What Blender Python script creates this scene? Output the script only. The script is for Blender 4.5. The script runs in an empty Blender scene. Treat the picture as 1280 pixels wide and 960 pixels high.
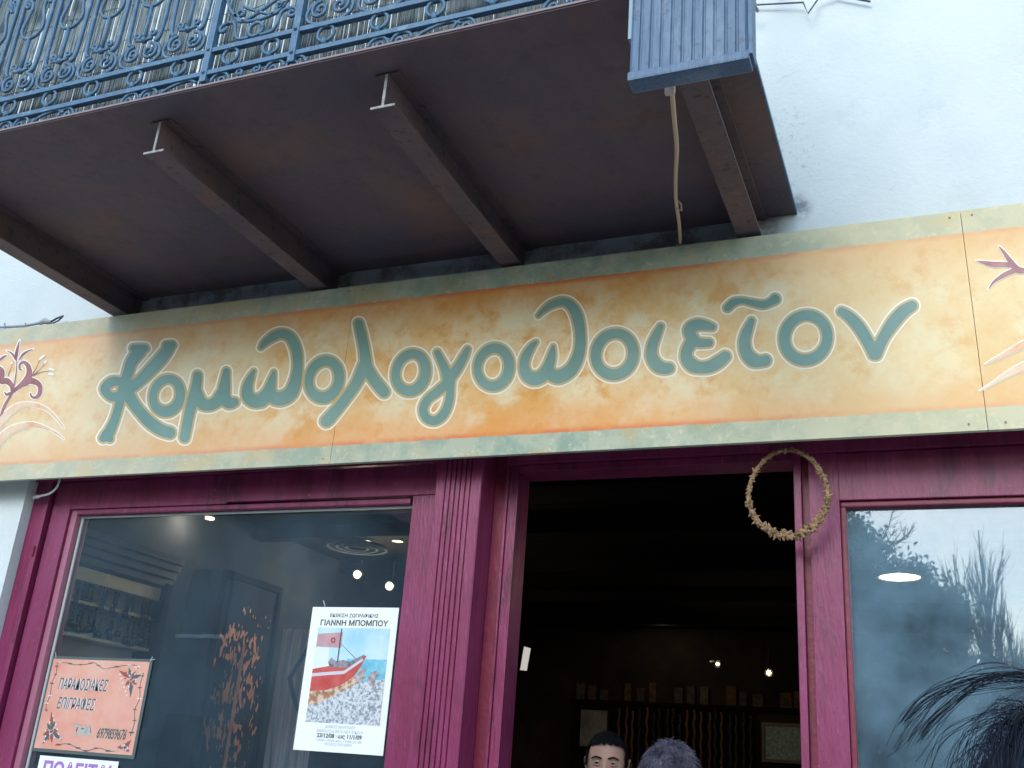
import bpy, bmesh, math, random
import numpy as np
from mathutils import Vector, Matrix
random.seed(7); rng = np.random.default_rng(7)
S = bpy.context.scene
COL = S.collection
R_ = math.radians

# ------------------------------------------------------------------ camera
CAM = np.array([0.0, -3.0, 1.6])
F = 1285.15
RM = np.array([[0.92524046, 0.07280125, 0.37233058],
               [0.37263625, -0.35863044, -0.85587758],
               [0.07122012, 0.93063644, -0.35894778]])
cam_d = bpy.data.cameras.new('camera'); cam = bpy.data.objects.new('camera', cam_d); COL.objects.link(cam)
M4 = Matrix([[*RM[0], CAM[0]], [*RM[1], CAM[1]], [*RM[2], CAM[2]], [0, 0, 0, 1]])
cam.matrix_world = M4
cam_d.sensor_width = 36.0; cam_d.lens = F / 1280 * 36.0
cam_d.clip_start = 0.05; cam_d.clip_end = 1500
S.camera = cam

# ------------------------------------------------------------------ light
SUN_EL, SUN_AZ = R_(28.2), R_(5.5)          # sun behind the camera, a little to the left
w = bpy.data.worlds.new("World"); S.world = w; w.use_nodes = True
nt = w.node_tree; nt.nodes.clear()
sky = nt.nodes.new('ShaderNodeTexSky'); sky.sky_type = 'NISHITA'; sky.sun_disc = False
sky.sun_elevation = SUN_EL; sky.sun_rotation = math.pi + SUN_AZ
sky.air_density = 1.2; sky.dust_density = .6; sky.ozone_density = 2.2
bg = nt.nodes.new('ShaderNodeBackground'); bg.inputs[1].default_value = 0.15
out = nt.nodes.new('ShaderNodeOutputWorld')
nt.links.new(sky.outputs[0], bg.inputs[0]); nt.links.new(bg.outputs[0], out.inputs[0])
sd = bpy.data.lights.new('sun', 'SUN'); sd.energy = 0.5; sd.angle = R_(26); sd.color = (1, .97, .93)
sun = bpy.data.objects.new('sun', sd); COL.objects.link(sun)
to_sun = Vector((-math.sin(SUN_AZ) * math.cos(SUN_EL), -math.cos(SUN_AZ) * math.cos(SUN_EL), math.sin(SUN_EL)))
sun.rotation_euler = to_sun.to_track_quat('Z', 'Y').to_euler(); sun.location = (0, -10, 12)
S.view_settings.view_transform = 'Standard'; S.view_settings.look = 'None'
S.view_settings.exposure = 1.42; S.view_settings.gamma = 1

# ------------------------------------------------------------------ helpers
def P(u, v, y=None, z=None, x=None):
    """measuring aid: the point of a wall-parallel plane that the photograph shows at (u, v)"""
    d = RM @ np.array([(u - 640) / F, -(v - 480) / F, -1.0])
    if y is not None: t = (y - CAM[1]) / d[1]
    elif z is not None: t = (z - CAM[2]) / d[2]
    else: t = (x - CAM[0]) / d[0]
    return CAM + t * d

def props(o, label=None, cat=None, group=None, kind=None):
    if label: o['label'] = label
    if cat: o['category'] = cat
    if group: o['group'] = group
    if kind: o['kind'] = kind
    return o

def empty(name, loc=(0, 0, 0), label=None, cat=None, group=None, rz=0):
    o = bpy.data.objects.new(name, None); COL.objects.link(o); o.location = loc; o.rotation_euler[2] = rz
    o.empty_display_size = .1
    return props(o, label, cat, group)

class MB:
    def __init__(s): s.v = []; s.f = []; s.mi = []; s.m = 0
    def add(s, v, f):
        b = len(s.v); s.v += [tuple(map(float, p)) for p in v]; s.f += [tuple(b + i for i in q) for q in f]; s.mi += [s.m] * len(f)
        return s
    def box(s, a, b, bev=0.0):
        x0, y0, z0 = a; x1, y1, z1 = b
        if bev <= 0:
            return s.add([(x0,y0,z0),(x1,y0,z0),(x1,y1,z0),(x0,y1,z0),(x0,y0,z1),(x1,y0,z1),(x1,y1,z1),(x0,y1,z1)],
                  [(0,3,2,1),(4,5,6,7),(0,1,5,4),(1,2,6,5),(2,3,7,6),(3,0,4,7)])
        bm = bmesh.new(); bmesh.ops.create_cube(bm, size=1)
        for q in bm.verts: q.co = Vector(((x0+x1)/2 + q.co.x*(x1-x0), (y0+y1)/2 + q.co.y*(y1-y0), (z0+z1)/2 + q.co.z*(z1-z0)))
        bmesh.ops.bevel(bm, geom=bm.edges[:], offset=bev, segments=2, affect='EDGES', profile=.7)
        bm.verts.index_update()
        s.add([q.co for q in bm.verts], [[q.index for q in f.verts] for f in bm.faces]); bm.free(); return s
    def tube(s, pts, r, n=6, cap=True, flat=None):
        pts = [Vector(p) for p in pts]; k = len(pts)
        rs = r if hasattr(r, '__len__') else [r] * k
        vs = []; prev = None
        for i, p in enumerate(pts):
            t = (pts[min(i+1, k-1)] - pts[max(i-1, 0)])
            if t.length < 1e-9: t = Vector((0, 0, 1))
            t.normalize()
            if flat is not None: a = Vector(flat)
            elif prev is None: a = Vector((0, 1, 0)) if abs(t.y) < .9 else Vector((1, 0, 0))
            else: a = prev
            a = (a - t * a.dot(t)); a.normalize(); prev = a; b = t.cross(a)
            for j in range(n):
                th = 2 * math.pi * (j + .5) / n
                vs.append(p + (a * math.cos(th) + b * math.sin(th)) * rs[i])
        fs = [(i*n+j, i*n+(j+1) % n, (i+1)*n+(j+1) % n, (i+1)*n+j) for i in range(k-1) for j in range(n)]
        if cap: fs += [tuple(range(n-1, -1, -1)), tuple((k-1)*n + j for j in range(n))]
        return s.add(vs, fs)
    def ball(s, c, r, nu=12, nv=8):
        c = Vector(c); r = r if hasattr(r, '__len__') else (r, r, r)
        vs = [c + Vector((0, 0, r[2]))]
        for i in range(1, nv):
            ph = math.pi * i / nv
            for j in range(nu):
                th = 2 * math.pi * j / nu
                vs.append(c + Vector((r[0]*math.sin(ph)*math.cos(th), r[1]*math.sin(ph)*math.sin(th), r[2]*math.cos(ph))))
        vs.append(c - Vector((0, 0, r[2])))
        fs = [(0, 1+j, 1+(j+1) % nu) for j in range(nu)]
        for i in range(nv-2):
            for j in range(nu):
                a = 1 + i*nu
                fs.append((a+j, a+nu+j, a+nu+(j+1) % nu, a+(j+1) % nu))
        a = 1 + (nv-2)*nu; e = len(vs) - 1
        fs += [(a+j, e, a+(j+1) % nu) for j in range(nu)]
        return s.add(vs, fs)
    def disc(s, c, r, nrm='y', n=24, rin=0, th=.002):
        c = Vector(c); vs = []; fs = []
        def pt(a, rr, d):
            q = {'y': (rr*math.cos(a), d, rr*math.sin(a)), 'z': (rr*math.cos(a), rr*math.sin(a), d), 'x': (d, rr*math.cos(a), rr*math.sin(a))}[nrm]
            return c + Vector(q)
        for j in range(n):
            a = 2*math.pi*j/n
            vs += [pt(a, rin, 0), pt(a, r, 0), pt(a, rin, th), pt(a, r, th)]
        for j in range(n):
            i, k = 4*j, 4*((j+1) % n)
            fs += [(i, i+1, k+1, k), (i+2, k+2, k+3, i+3), (i+1, i+3, k+3, k+1), (i, k, k+2, i+2)]
        return s.add(vs, fs)
    def mesh(s, name, mats, smooth=False):
        me = bpy.data.meshes.new(name); me.from_pydata(s.v, [], s.f)
        for m in (mats if isinstance(mats, (list, tuple)) else [mats]): me.materials.append(m)
        if any(s.mi): me.polygons.foreach_set('material_index', s.mi)
        if smooth: me.polygons.foreach_set('use_smooth', [True]*len(me.polygons))
        me.update(); return me
    def build(s, name, mats, parent=None, smooth=False, **kw):
        o = bpy.data.objects.new(name, s.mesh(name, mats, smooth)); COL.objects.link(o)
        if parent is not None:
            o.parent = parent
        return props(o, **kw)

def inst(name, me, parent=None, loc=(0, 0, 0), rot=(0, 0, 0), sc=(1, 1, 1), **kw):
    o = bpy.data.objects.new(name, me); COL.objects.link(o); o.parent = parent
    o.location = loc; o.rotation_euler = rot; o.scale = sc
    return props(o, **kw)

def box(name, a, b, m, parent=None, bev=0.0, **kw):
    return MB().box(a, b, bev).build(name, m, parent, **kw)

def cr(pts, n=8, closed=False):
    """Catmull-Rom through points of any dimension"""
    a = np.array(pts, float); k = len(a); o = []
    rngi = range(k if closed else k-1)
    for i in rngi:
        p0, p1, p2, p3 = (a[(i-1) % k], a[i], a[(i+1) % k], a[(i+2) % k]) if closed else (a[max(i-1,0)], a[i], a[i+1], a[min(i+2,k-1)])
        for t in np.linspace(0, 1, n, endpoint=False):
            o.append(.5*((2*p1)+(-p0+p2)*t+(2*p0-5*p1+4*p2-p3)*t*t+(-p0+3*p1-3*p2+p3)*t**3))
    if not closed: o.append(a[-1])
    return np.array(o)

# ------------------------------------------------------------------ materials
def mat(name, col, rough=.6, noise=0.0, nscale=8.0, col2=None, bump=0.0, bscale=60.0, metal=0.0, spec=.5, stretch=(1,1,1), ramp=(.35,.65), detail=6, thr3=None):
    m = bpy.data.materials.new(name); m.use_nodes = True; n = m.node_tree.nodes; l = m.node_tree.links
    b = n['Principled BSDF']; b.inputs['Roughness'].default_value = rough; b.inputs['Metallic'].default_value = metal
    b.inputs['Specular IOR Level'].default_value = spec
    c = (*col, 1); b.inputs['Base Color'].default_value = c
    tc = n.new('ShaderNodeNewGeometry'); mp = n.new('ShaderNodeMapping'); mp.inputs['Scale'].default_value = stretch
    l.new(tc.outputs['Position'], mp.inputs['Vector'])
    if col2 is not None:
        t = n.new('ShaderNodeTexNoise'); t.inputs['Scale'].default_value = nscale; t.inputs['Detail'].default_value = detail; t.inputs['Roughness'].default_value = .62
        l.new(mp.outputs[0], t.inputs['Vector'])
        r = n.new('ShaderNodeValToRGB'); r.color_ramp.elements[0].position = ramp[0]; r.color_ramp.elements[1].position = ramp[1]
        r.color_ramp.elements[0].color = c; r.color_ramp.elements[1].color = (*col2, 1)
        if thr3:
            e = r.color_ramp.elements.new(thr3[0]); e.color = (*thr3[1], 1)
        l.new(t.outputs['Fac'], r.inputs['Fac']); l.new(r.outputs['Color'], b.inputs['Base Color'])
    if bump:
        t2 = n.new('ShaderNodeTexNoise'); t2.inputs['Scale'].default_value = bscale; t2.inputs['Detail'].default_value = 5
        l.new(mp.outputs[0], t2.inputs['Vector'])
        bp = n.new('ShaderNodeBump'); bp.inputs['Strength'].default_value = bump; bp.inputs['Distance'].default_value = .01
        l.new(t2.outputs['Fac'], bp.inputs['Height']); l.new(bp.outputs[0], b.inputs['Normal'])
    return m

def aged(m, col, amt, scale, lo=.5, hi=.62, stretch=(1, 1, 1), detail=8):
    n = m.node_tree.nodes; l = m.node_tree.links; b = n['Principled BSDF']
    g = n.new('ShaderNodeNewGeometry'); mp = n.new('ShaderNodeMapping'); mp.inputs['Scale'].default_value = stretch; mp.inputs['Location'].default_value = (3.3, 1.7, 9.1)
    l.new(g.outputs['Position'], mp.inputs[0])
    f = math_n(n, l, 'MULTIPLY', ramp_n(n, l, noise_n(n, l, mp.outputs[0], scale, detail, .7), lo, hi), amt)
    k = n.new('ShaderNodeMix'); k.data_type = 'RGBA'; l.new(f, k.inputs[0]); k.inputs[7].default_value = (*col, 1)
    if b.inputs['Base Color'].is_linked: l.new(b.inputs['Base Color'].links[0].from_socket, k.inputs[6])
    else: k.inputs[6].default_value = b.inputs['Base Color'].default_value
    l.new(k.outputs[2], b.inputs['Base Color']); return m

def emis(name, col, st):
    m = bpy.data.materials.new(name); m.use_nodes = True; n = m.node_tree.nodes
    b = n['Principled BSDF']; b.inputs['Base Color'].default_value = (*col, 1); b.inputs['Emission Color'].default_value = (*col, 1); b.inputs['Emission Strength'].default_value = st
    return m

def N(m): return m.node_tree.nodes, m.node_tree.links
def math_n(n, l, op, a, b=None, clamp=False):
    k = n.new('ShaderNodeMath'); k.operation = op; k.use_clamp = clamp
    for i, q in enumerate((a, b)):
        if q is None: continue
        if isinstance(q, (int, float)): k.inputs[i].default_value = q
        else: l.new(q, k.inputs[i])
    return k.outputs[0]
def mixc(n, l, f, a, b):
    k = n.new('ShaderNodeMix'); k.data_type = 'RGBA'
    if isinstance(f, (int, float)): k.inputs[0].default_value = f
    else: l.new(f, k.inputs[0])
    for i, q in ((6, a), (7, b)):
        if isinstance(q, tuple): k.inputs[i].default_value = (*q, 1)
        else: l.new(q, k.inputs[i])
    return k.outputs[2]
def noise_n(n, l, vec, scale, detail=5, rough=.6):
    t = n.new('ShaderNodeTexNoise'); t.inputs['Scale'].default_value = scale; t.inputs['Detail'].default_value = detail; t.inputs['Roughness'].default_value = rough
    l.new(vec, t.inputs['Vector']); return t.outputs['Fac']
def ramp_n(n, l, fac, lo, hi):
    k = n.new('ShaderNodeMapRange'); k.inputs[1].default_value = lo; k.inputs[2].default_value = hi; k.interpolation_type = 'SMOOTHSTEP'
    l.new(fac, k.inputs[0]); return k.outputs[0]

# sign paint ---------------------------------------------------------------
SY = -0.12; SZ0, SZ1 = 2.566, 3.244
def sign_mat():
    m = mat('sign_paint', (.8, .6, .3), .55); n, l = N(m); b = n['Principled BSDF']
    g = n.new('ShaderNodeNewGeometry'); pos = g.outputs['Position']
    sp = n.new('ShaderNodeSeparateXYZ'); l.new(pos, sp.inputs[0]); X, Z = sp.outputs[0], sp.outputs[2]
    n1 = noise_n(n, l, pos, 3.2, 7, .62); n2 = noise_n(n, l, pos, 9, 7, .65); n3 = noise_n(n, l, pos, 38, 5, .7)
    off = n.new('ShaderNodeVectorMath'); off.operation = 'ADD'; off.inputs[1].default_value = (7, 3, 5); l.new(pos, off.inputs[0])
    n4 = noise_n(n, l, off.outputs[0], 5.5, 7, .65)
    c = mixc(n, l, ramp_n(n, l, n1, .36, .66), (.87, .66, .37), (.81, .45, .15))
    c = mixc(n, l, math_n(n, l, 'MULTIPLY', ramp_n(n, l, n2, .48, .66), .8), c, (.74, .31, .045))
    c = mixc(n, l, math_n(n, l, 'MULTIPLY', ramp_n(n, l, n4, .47, .66), .85), c, (.86, .76, .50))
    c = mixc(n, l, math_n(n, l, 'MULTIPLY', ramp_n(n, l, n3, .5, .75), .25), c, (.62, .34, .12))
    # warmth grows toward the two borders
    wob = math_n(n, l, 'MULTIPLY', math_n(n, l, 'SUBTRACT', n2, .5), .16)
    zz = math_n(n, l, 'ADD', Z, wob)
    topw = ramp_n(n, l, zz, SZ1 - .24, SZ1 - .07); botw = ramp_n(n, l, zz, SZ0 + .22, SZ0 + .06)
    ew = math_n(n, l, 'MAXIMUM', topw, botw)
    c = mixc(n, l, math_n(n, l, 'MULTIPLY', ew, .62), c, (.76, .27, .05))
    zs = math_n(n, l, 'ADD', Z, math_n(n, l, 'MULTIPLY', math_n(n, l, 'SUBTRACT', n3, .5), .012))
    red = math_n(n, l, 'MAXIMUM', ramp_n(n, l, zs, SZ1 - .098, SZ1 - .076), ramp_n(n, l, zs, SZ0 + .086, SZ0 + .066))
    c = mixc(n, l, math_n(n, l, 'MULTIPLY', red, math_n(n, l, 'ADD', ramp_n(n, l, n4, .35, .6), .25, True)), c, (.74, .20, .07))
    # green borders
    gb = mixc(n, l, ramp_n(n, l, n2, .38, .60), (.27, .37, .29), (.44, .48, .36))
    gb = mixc(n, l, math_n(n, l, 'MULTIPLY', ramp_n(n, l, n4, .50, .62), .6), gb, (.50, .38, .16))
    gb = mixc(n, l, math_n(n, l, 'MULTIPLY', ramp_n(n, l, n3, .55, .68), .5), gb, (.66, .66, .50))
    bd = math_n(n, l, 'MAXIMUM', ramp_n(n, l, zs, SZ1 - .076, SZ1 - .073), ramp_n(n, l, zs, SZ0 + .066, SZ0 + .063))
    c = mixc(n, l, bd, c, gb)
    # paler cream toward the right, painting in the stronger light on that end
    fx = ramp_n(n, l, math_n(n, l, 'ADD', X, math_n(n, l, 'MULTIPLY', math_n(n, l, 'SUBTRACT', n1, .5), 1.0)), -1.0, -.1)
    c = mixc(n, l, math_n(n, l, 'MULTIPLY', fx, .45), c, (.88, .74, .42))
    fl = ramp_n(n, l, math_n(n, l, 'ADD', X, math_n(n, l, 'MULTIPLY', math_n(n, l, 'SUBTRACT', n1, .5), 1.6)), -1.2, -2.9)
    c = mixc(n, l, math_n(n, l, 'MULTIPLY', fl, .45), c, (.72, .62, .42))
    l.new(c, b.inputs['Base Color'])
    bp = n.new('ShaderNodeBump'); bp.inputs['Strength'].default_value = .12; bp.inputs['Distance'].default_value = .004
    l.new(n3, bp.inputs['Height']); l.new(bp.outputs[0], b.inputs['Normal'])
    return m
M_sign = sign_mat(); M_sign.node_tree.nodes['Principled BSDF'].inputs['Specular IOR Level'].default_value = .22
M_teal = mat('letter_green', (.135, .265, .222), .5, col2=(.205, .345, .290), nscale=3.2)
M_rim = mat('letter_ochre', (.52, .40, .17), .45, col2=(.62, .46, .22), nscale=9)
M_cream = mat('letter_cream', (.88, .85, .72), .4)
M_plum = mat('flower_plum', (.22, .065, .075), .4, col2=(.40, .16, .15), nscale=14)
M_leaf = mat('leaf_peach', (.72, .36, .17), .4, col2=(.80, .66, .46), nscale=8)

def wall_mat():
    m = mat('white_plaster', (.70, .73, .70), .85); n, l = N(m); b = n['Principled BSDF']
    g = n.new('ShaderNodeNewGeometry'); pos = g.outputs['Position']
    sp = n.new('ShaderNodeSeparateXYZ'); l.new(pos, sp.inputs[0])
    n1 = noise_n(n, l, pos, 1.6, 6); n2 = noise_n(n, l, pos, 55, 4, .7); n3 = noise_n(n, l, pos, 9, 7, .7)
    c = mixc(n, l, ramp_n(n, l, n1, .35, .7), (.66, .72, .70), (.57, .64, .63))
    vo = n.new('ShaderNodeTexVoronoi'); vo.feature = 'DISTANCE_TO_EDGE'; vo.inputs['Scale'].default_value = 1.1
    wv = n.new('ShaderNodeVectorMath'); wv.operation = 'ADD'; nz = n.new('ShaderNodeTexNoise'); nz.inputs['Scale'].default_value = 4; nz.inputs['Detail'].default_value = 6; l.new(pos, nz.inputs['Vector'])
    l.new(pos, wv.inputs[0]); sc_ = n.new('ShaderNodeVectorMath'); sc_.operation = 'SCALE'; sc_.inputs['Scale'].default_value = .45; l.new(nz.outputs['Color'], sc_.inputs[0]); l.new(sc_.outputs[0], wv.inputs[1]); l.new(wv.outputs[0], vo.inputs['Vector'])
    crk = math_n(n, l, 'MULTIPLY', ramp_n(n, l, vo.outputs['Distance'], .006, .001), ramp_n(n, l, n1, .50, .60))
    c = mixc(n, l, math_n(n, l, 'MULTIPLY', crk, .35), c, (.36, .42, .42))
    c = mixc(n, l, math_n(n, l, 'MULTIPLY', ramp_n(n, l, noise_n(n, l, pos, 2.6, 8, .75), .54, .68), .22), c, (.50, .56, .57))
    def blob(p, s, r0, r1):
        v = n.new('ShaderNodeVectorMath'); v.operation = 'SUBTRACT'; v.inputs[1].default_value = p; l.new(pos, v.inputs[0])
        q = n.new('ShaderNodeVectorMath'); q.operation = 'MULTIPLY'; q.inputs[1].default_value = s; l.new(v.outputs[0], q.inputs[0])
        L = n.new('ShaderNodeVectorMath'); L.operation = 'LENGTH'; l.new(q.outputs[0], L.inputs[0])
        return ramp_n(n, l, L.outputs['Value'], r1, r0)
    s1 = blob((-.36, 0, 3.62), (2.2, 1, .75), .02, .26)
    c = mixc(n, l, math_n(n, l, 'MULTIPLY', s1, math_n(n, l, 'MULTIPLY', ramp_n(n, l, n2, .52, .68), .6)), c, (.30, .36, .35))
    s3 = blob((-.05, 0, 3.72), (1, 1, 1.5), .02, .4)
    c = mixc(n, l, math_n(n, l, 'MULTIPLY', s3, math_n(n, l, 'MULTIPLY', ramp_n(n, l, n3, .52, .66), .4)), c, (.50, .56, .56))
    s2 = blob((-.335, 0, 3.40), (1, 1, .8), .01, .055)
    c = mixc(n, l, math_n(n, l, 'MULTIPLY', s2, ramp_n(n, l, n3, .35, .55)), c, (.22, .25, .27))
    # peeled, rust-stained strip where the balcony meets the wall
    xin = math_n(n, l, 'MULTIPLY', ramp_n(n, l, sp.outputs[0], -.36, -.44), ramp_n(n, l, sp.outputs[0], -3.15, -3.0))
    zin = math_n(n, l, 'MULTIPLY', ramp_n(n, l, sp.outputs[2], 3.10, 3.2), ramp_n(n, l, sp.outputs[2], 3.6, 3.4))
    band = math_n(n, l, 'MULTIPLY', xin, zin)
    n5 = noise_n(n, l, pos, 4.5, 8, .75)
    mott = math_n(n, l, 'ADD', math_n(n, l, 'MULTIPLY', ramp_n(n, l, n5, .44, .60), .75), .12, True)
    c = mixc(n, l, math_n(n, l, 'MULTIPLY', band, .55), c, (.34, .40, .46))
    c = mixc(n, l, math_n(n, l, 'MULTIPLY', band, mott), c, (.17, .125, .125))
    l.new(c, b.inputs['Base Color'])
    bp = n.new('ShaderNodeBump'); bp.inputs['Strength'].default_value = .35; bp.inputs['Distance'].default_value = .006
    h = math_n(n, l, 'ADD', n2, math_n(n, l, 'MULTIPLY', n3, 1.5)); l.new(h, bp.inputs['Height']); l.new(bp.outputs[0], b.inputs['Normal'])
    return m
M_wall = wall_mat()
M_frame = mat('maroon_paint', (.190, .014, .062), .40, col2=(.240, .030, .100), nscale=5, bump=.25, bscale=40, stretch=(3, 3, .5))
M_frame_d = mat('maroon_paint_dark', (.15, .010, .03), .45, col2=(.21, .016, .045), nscale=6, bump=.2, bscale=40)
M_putty = mat('putty_line', (.42, .46, .44), .7)
M_steel = mat('rust_brown_steel', (.082, .064, .078), .68, col2=(.145, .10, .098), nscale=3.5, bump=.3, bscale=45)
M_soffit = mat('rusty_sheet', (.094, .076, .104), .74, col2=(.175, .108, .092), nscale=1.5, bump=.3, bscale=40, thr3=(.5, (.120, .088, .100)))
M_edge = mat('sheet_edge', (.26, .20, .21), .6)
M_endpaint = mat('beam_end_paint', (.40, .42, .42), .6, col2=(.25, .25, .25), nscale=30)
M_rail = mat('blue_grey_iron', (.055, .132, .215), .5, col2=(.085, .18, .27), nscale=30, bump=.2, bscale=120)
M_reed = mat('weathered_reed', (.25, .30, .31), .85, col2=(.40, .46, .46), spec=.2, nscale=40, stretch=(4, 4, .4), ramp=(.4, .6))
M_wire = mat('thin_wire', (.05, .06, .07), .5)
M_panel = mat('ribbed_blue_plastic', (.06, .12, .20), .5, col2=(.10, .175, .26), nscale=60, stretch=(3, 3, .25), bump=.2, bscale=80)
M_cable = mat('cream_cable', (.50, .36, .26), .55)
M_white = mat('white_paint', (.72, .74, .74), .6)
M_paper = mat('poster_paper', (.84, .88, .85), .5)
M_card = mat('white_card', (.86, .86, .84), .5)
M_black = mat('print_black', (.015, .03, .03), .5)
M_husk = mat('dry_husk', (.13, .075, .035), .75, col2=(.42, .26, .13), nscale=45)
M_salmon = mat('salmon_paint', (.70, .31, .22), .5, col2=(.74, .42, .32), nscale=9)
M_sleeve = mat('clear_sleeve_edge', (.10, .13, .13), .3)
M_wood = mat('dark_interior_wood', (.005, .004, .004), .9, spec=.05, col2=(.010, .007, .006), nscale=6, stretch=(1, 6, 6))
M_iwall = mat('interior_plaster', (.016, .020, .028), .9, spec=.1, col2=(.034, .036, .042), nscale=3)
M_gold = mat('gold_trim', (.62, .45, .24), .5, col2=(.72, .55, .32), nscale=10)
M_brownbead = mat('brown_beads', (.12, .035, .012), .5, col2=(.17, .07, .025), nscale=9)
M_darkbead = mat('dark_beads', (.02, .018, .025), .3)
M_bulb = emis('lamp_glow', (1.0, .74, .36), 5)
M_bulb2 = emis('lamp_glow_dim', (1.0, .75, .42), 2.2)
M_metal = mat('lamp_metal', (.30, .30, .30), .3, metal=.9)

def glass_mat(name, refl, tint, veilk, bmp, veil_col):
    m = bpy.data.materials.new(name); m.use_nodes = True; n, l = N(m); n.clear()
    o = n.new('ShaderNodeOutputMaterial'); mx = n.new('ShaderNodeMixShader'); t = n.new('ShaderNodeBsdfTransparent'); g = n.new('ShaderNodeBsdfGlossy')
    t.inputs[0].default_value = (*tint, 1); g.inputs['Roughness'].default_value = .012; g.inputs['Color'].default_value = (.92, .98, 1, 1)
    geo = n.new('ShaderNodeNewGeometry'); nn = noise_n(n, l, geo.outputs['Position'], 2.2, 3)
    bp = n.new('ShaderNodeBump'); bp.inputs['Strength'].default_value = bmp; bp.inputs['Distance'].default_value = .01; l.new(nn, bp.inputs['Height']); l.new(bp.outputs[0], g.inputs['Normal'])
    fr = n.new('ShaderNodeFresnel'); fr.inputs[0].default_value = 1.5
    f = math_n(n, l, 'ADD', math_n(n, l, 'MULTIPLY', fr.outputs[0], 1.4), refl, True)
    d = n.new('ShaderNodeBsdfDiffuse'); d.inputs[0].default_value = (*veil_col, 1)
    mx2 = n.new('ShaderNodeMixShader')
    veil = math_n(n, l, 'MULTIPLY', ramp_n(n, l, noise_n(n, l, geo.outputs['Position'], 2.5, 6, .65), .10, .80), veilk)  # diffuse layer tinted blue, painting in the hazy sky reflection on the pane
    front = math_n(n, l, 'SUBTRACT', 1.0, geo.outputs['Backfacing'])
    f = math_n(n, l, 'MULTIPLY', f, front); veil = math_n(n, l, 'MULTIPLY', veil, front)
    l.new(f, mx.inputs[0]); l.new(t.outputs[0], mx.inputs[1]); l.new(g.outputs[0], mx.inputs[2])
    l.new(veil, mx2.inputs[0]); l.new(mx.outputs[0], mx2.inputs[1]); l.new(d.outputs[0], mx2.inputs[2]); l.new(mx2.outputs[0], o.inputs[0])
    return m
M_glassL = glass_mat('window_glass', .07, (.92, .95, .97), .12, .04, (.22, .38, .52))
M_glassR = glass_mat('window_glass_reflective', .13, (.8, .88, .9), .50, .02, (.30, .50, .62))

# ------------------------------------------------------------------ ground
M_asph = mat('asphalt', (.045, .045, .048), .9, col2=(.065, .065, .066), nscale=20, bump=.4, bscale=90)
M_pave = mat('paving_stone', (.30, .29, .27), .85, col2=(.40, .38, .35), nscale=5, bump=.3, bscale=40)
M_soil = mat('park_soil', (.10, .11, .06), .95, col2=(.16, .14, .09), nscale=2)
MB().add([(-300, -300, -.14), (300, -300, -.14), (300, 300, -.14), (-300, 300, -.14)], [(0, 1, 2, 3)]).build('ground', M_soil, kind='structure')
box('street', (-60, -9.5, -.139), (60, -3.9, -.12), M_asph, kind='structure')
pv = box('pavement', (-60, -3.9, -.135), (60, .1, -.012), M_pave, kind='structure')
k = MB().box((-.298, -.298, 0), (.298, .298, .012), .004).mesh('paving_slab', M_pave)
for i in range(-9, 8):
    for j in range(6):
        inst('paving_slab', k, pv, (i*.6, -.45 - j*.6, -.012))
kb = box('far_pavement', (-60, -11.5, -.135), (60, -9.5, 0), M_pave, kind='structure')

# ------------------------------------------------------------------ house facade
b = empty('house', (0, 0, 0), 'white plastered old house wall above and beside the painted shop sign', 'building')
box('wall', (-9, 0, 2.66), (6, .35, 8.2), M_wall, b)
box('wall', (-9, 0, -.1), (-3.415, .35, 2.66), M_wall, b)
box('wall', (1.35, 0, -.1), (6, .35, 2.66), M_wall, b)
box('roof', (-9.3, -.45, 8.2), (6.3, 5.5, 8.35), M_frame_d, b)
box('side_wall', (-9, .35, -.1), (-8.8, 5.3, 8.2), M_wall, b); box('side_wall', (5.8, .35, -.1), (6, 5.3, 8.2), M_wall, b)
box('rear_wall', (-8.8, 5.1, -.1), (5.8, 5.3, 8.2), M_wall, b)

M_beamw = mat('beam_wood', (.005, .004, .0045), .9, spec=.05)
aged(M_soffit, (.14, .115, .12), .45, 5, .46, .70, (1, .35, 1)); aged(M_soffit, (.035, .026, .034), .30, 14, .50, .70); aged(M_soffit, (.19, .085, .045), .60, 2.6, .52, .74); aged(M_soffit, (.17, .15, .16), .4, 70, .58, .70)
aged(M_steel, (.22, .095, .055), .45, 5, .52, .70); aged(M_steel, (.02, .015, .015), .6, 25, .55, .65); aged(M_steel, (.28, .25, .25), .35, 70, .60, .68)
aged(M_frame, (.07, .012, .03), .7, 7, .52, .66, (2, 2, .4)); aged(M_frame, (.40, .20, .27), .35, 34, .60, .70, (2, 2, .5)); aged(M_frame, (.05, .02, .03), .6, 70, .60, .66); aged(M_frame, (.42, .30, .32), .6, 26, .68, .72)
aged(M_rail, (.16, .10, .07), .45, 30, .58, .66); aged(M_rail, (.26, .38, .46), .4, 22, .55, .66)
aged(M_panel, (.24, .33, .40), .35, 9, .50, .66, (1, 1, .5)); aged(M_panel, (.045, .06, .08), .6, 34, .57, .66)
aged(M_endpaint, (.22, .12, .08), .6, 50, .5, .6)
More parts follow.
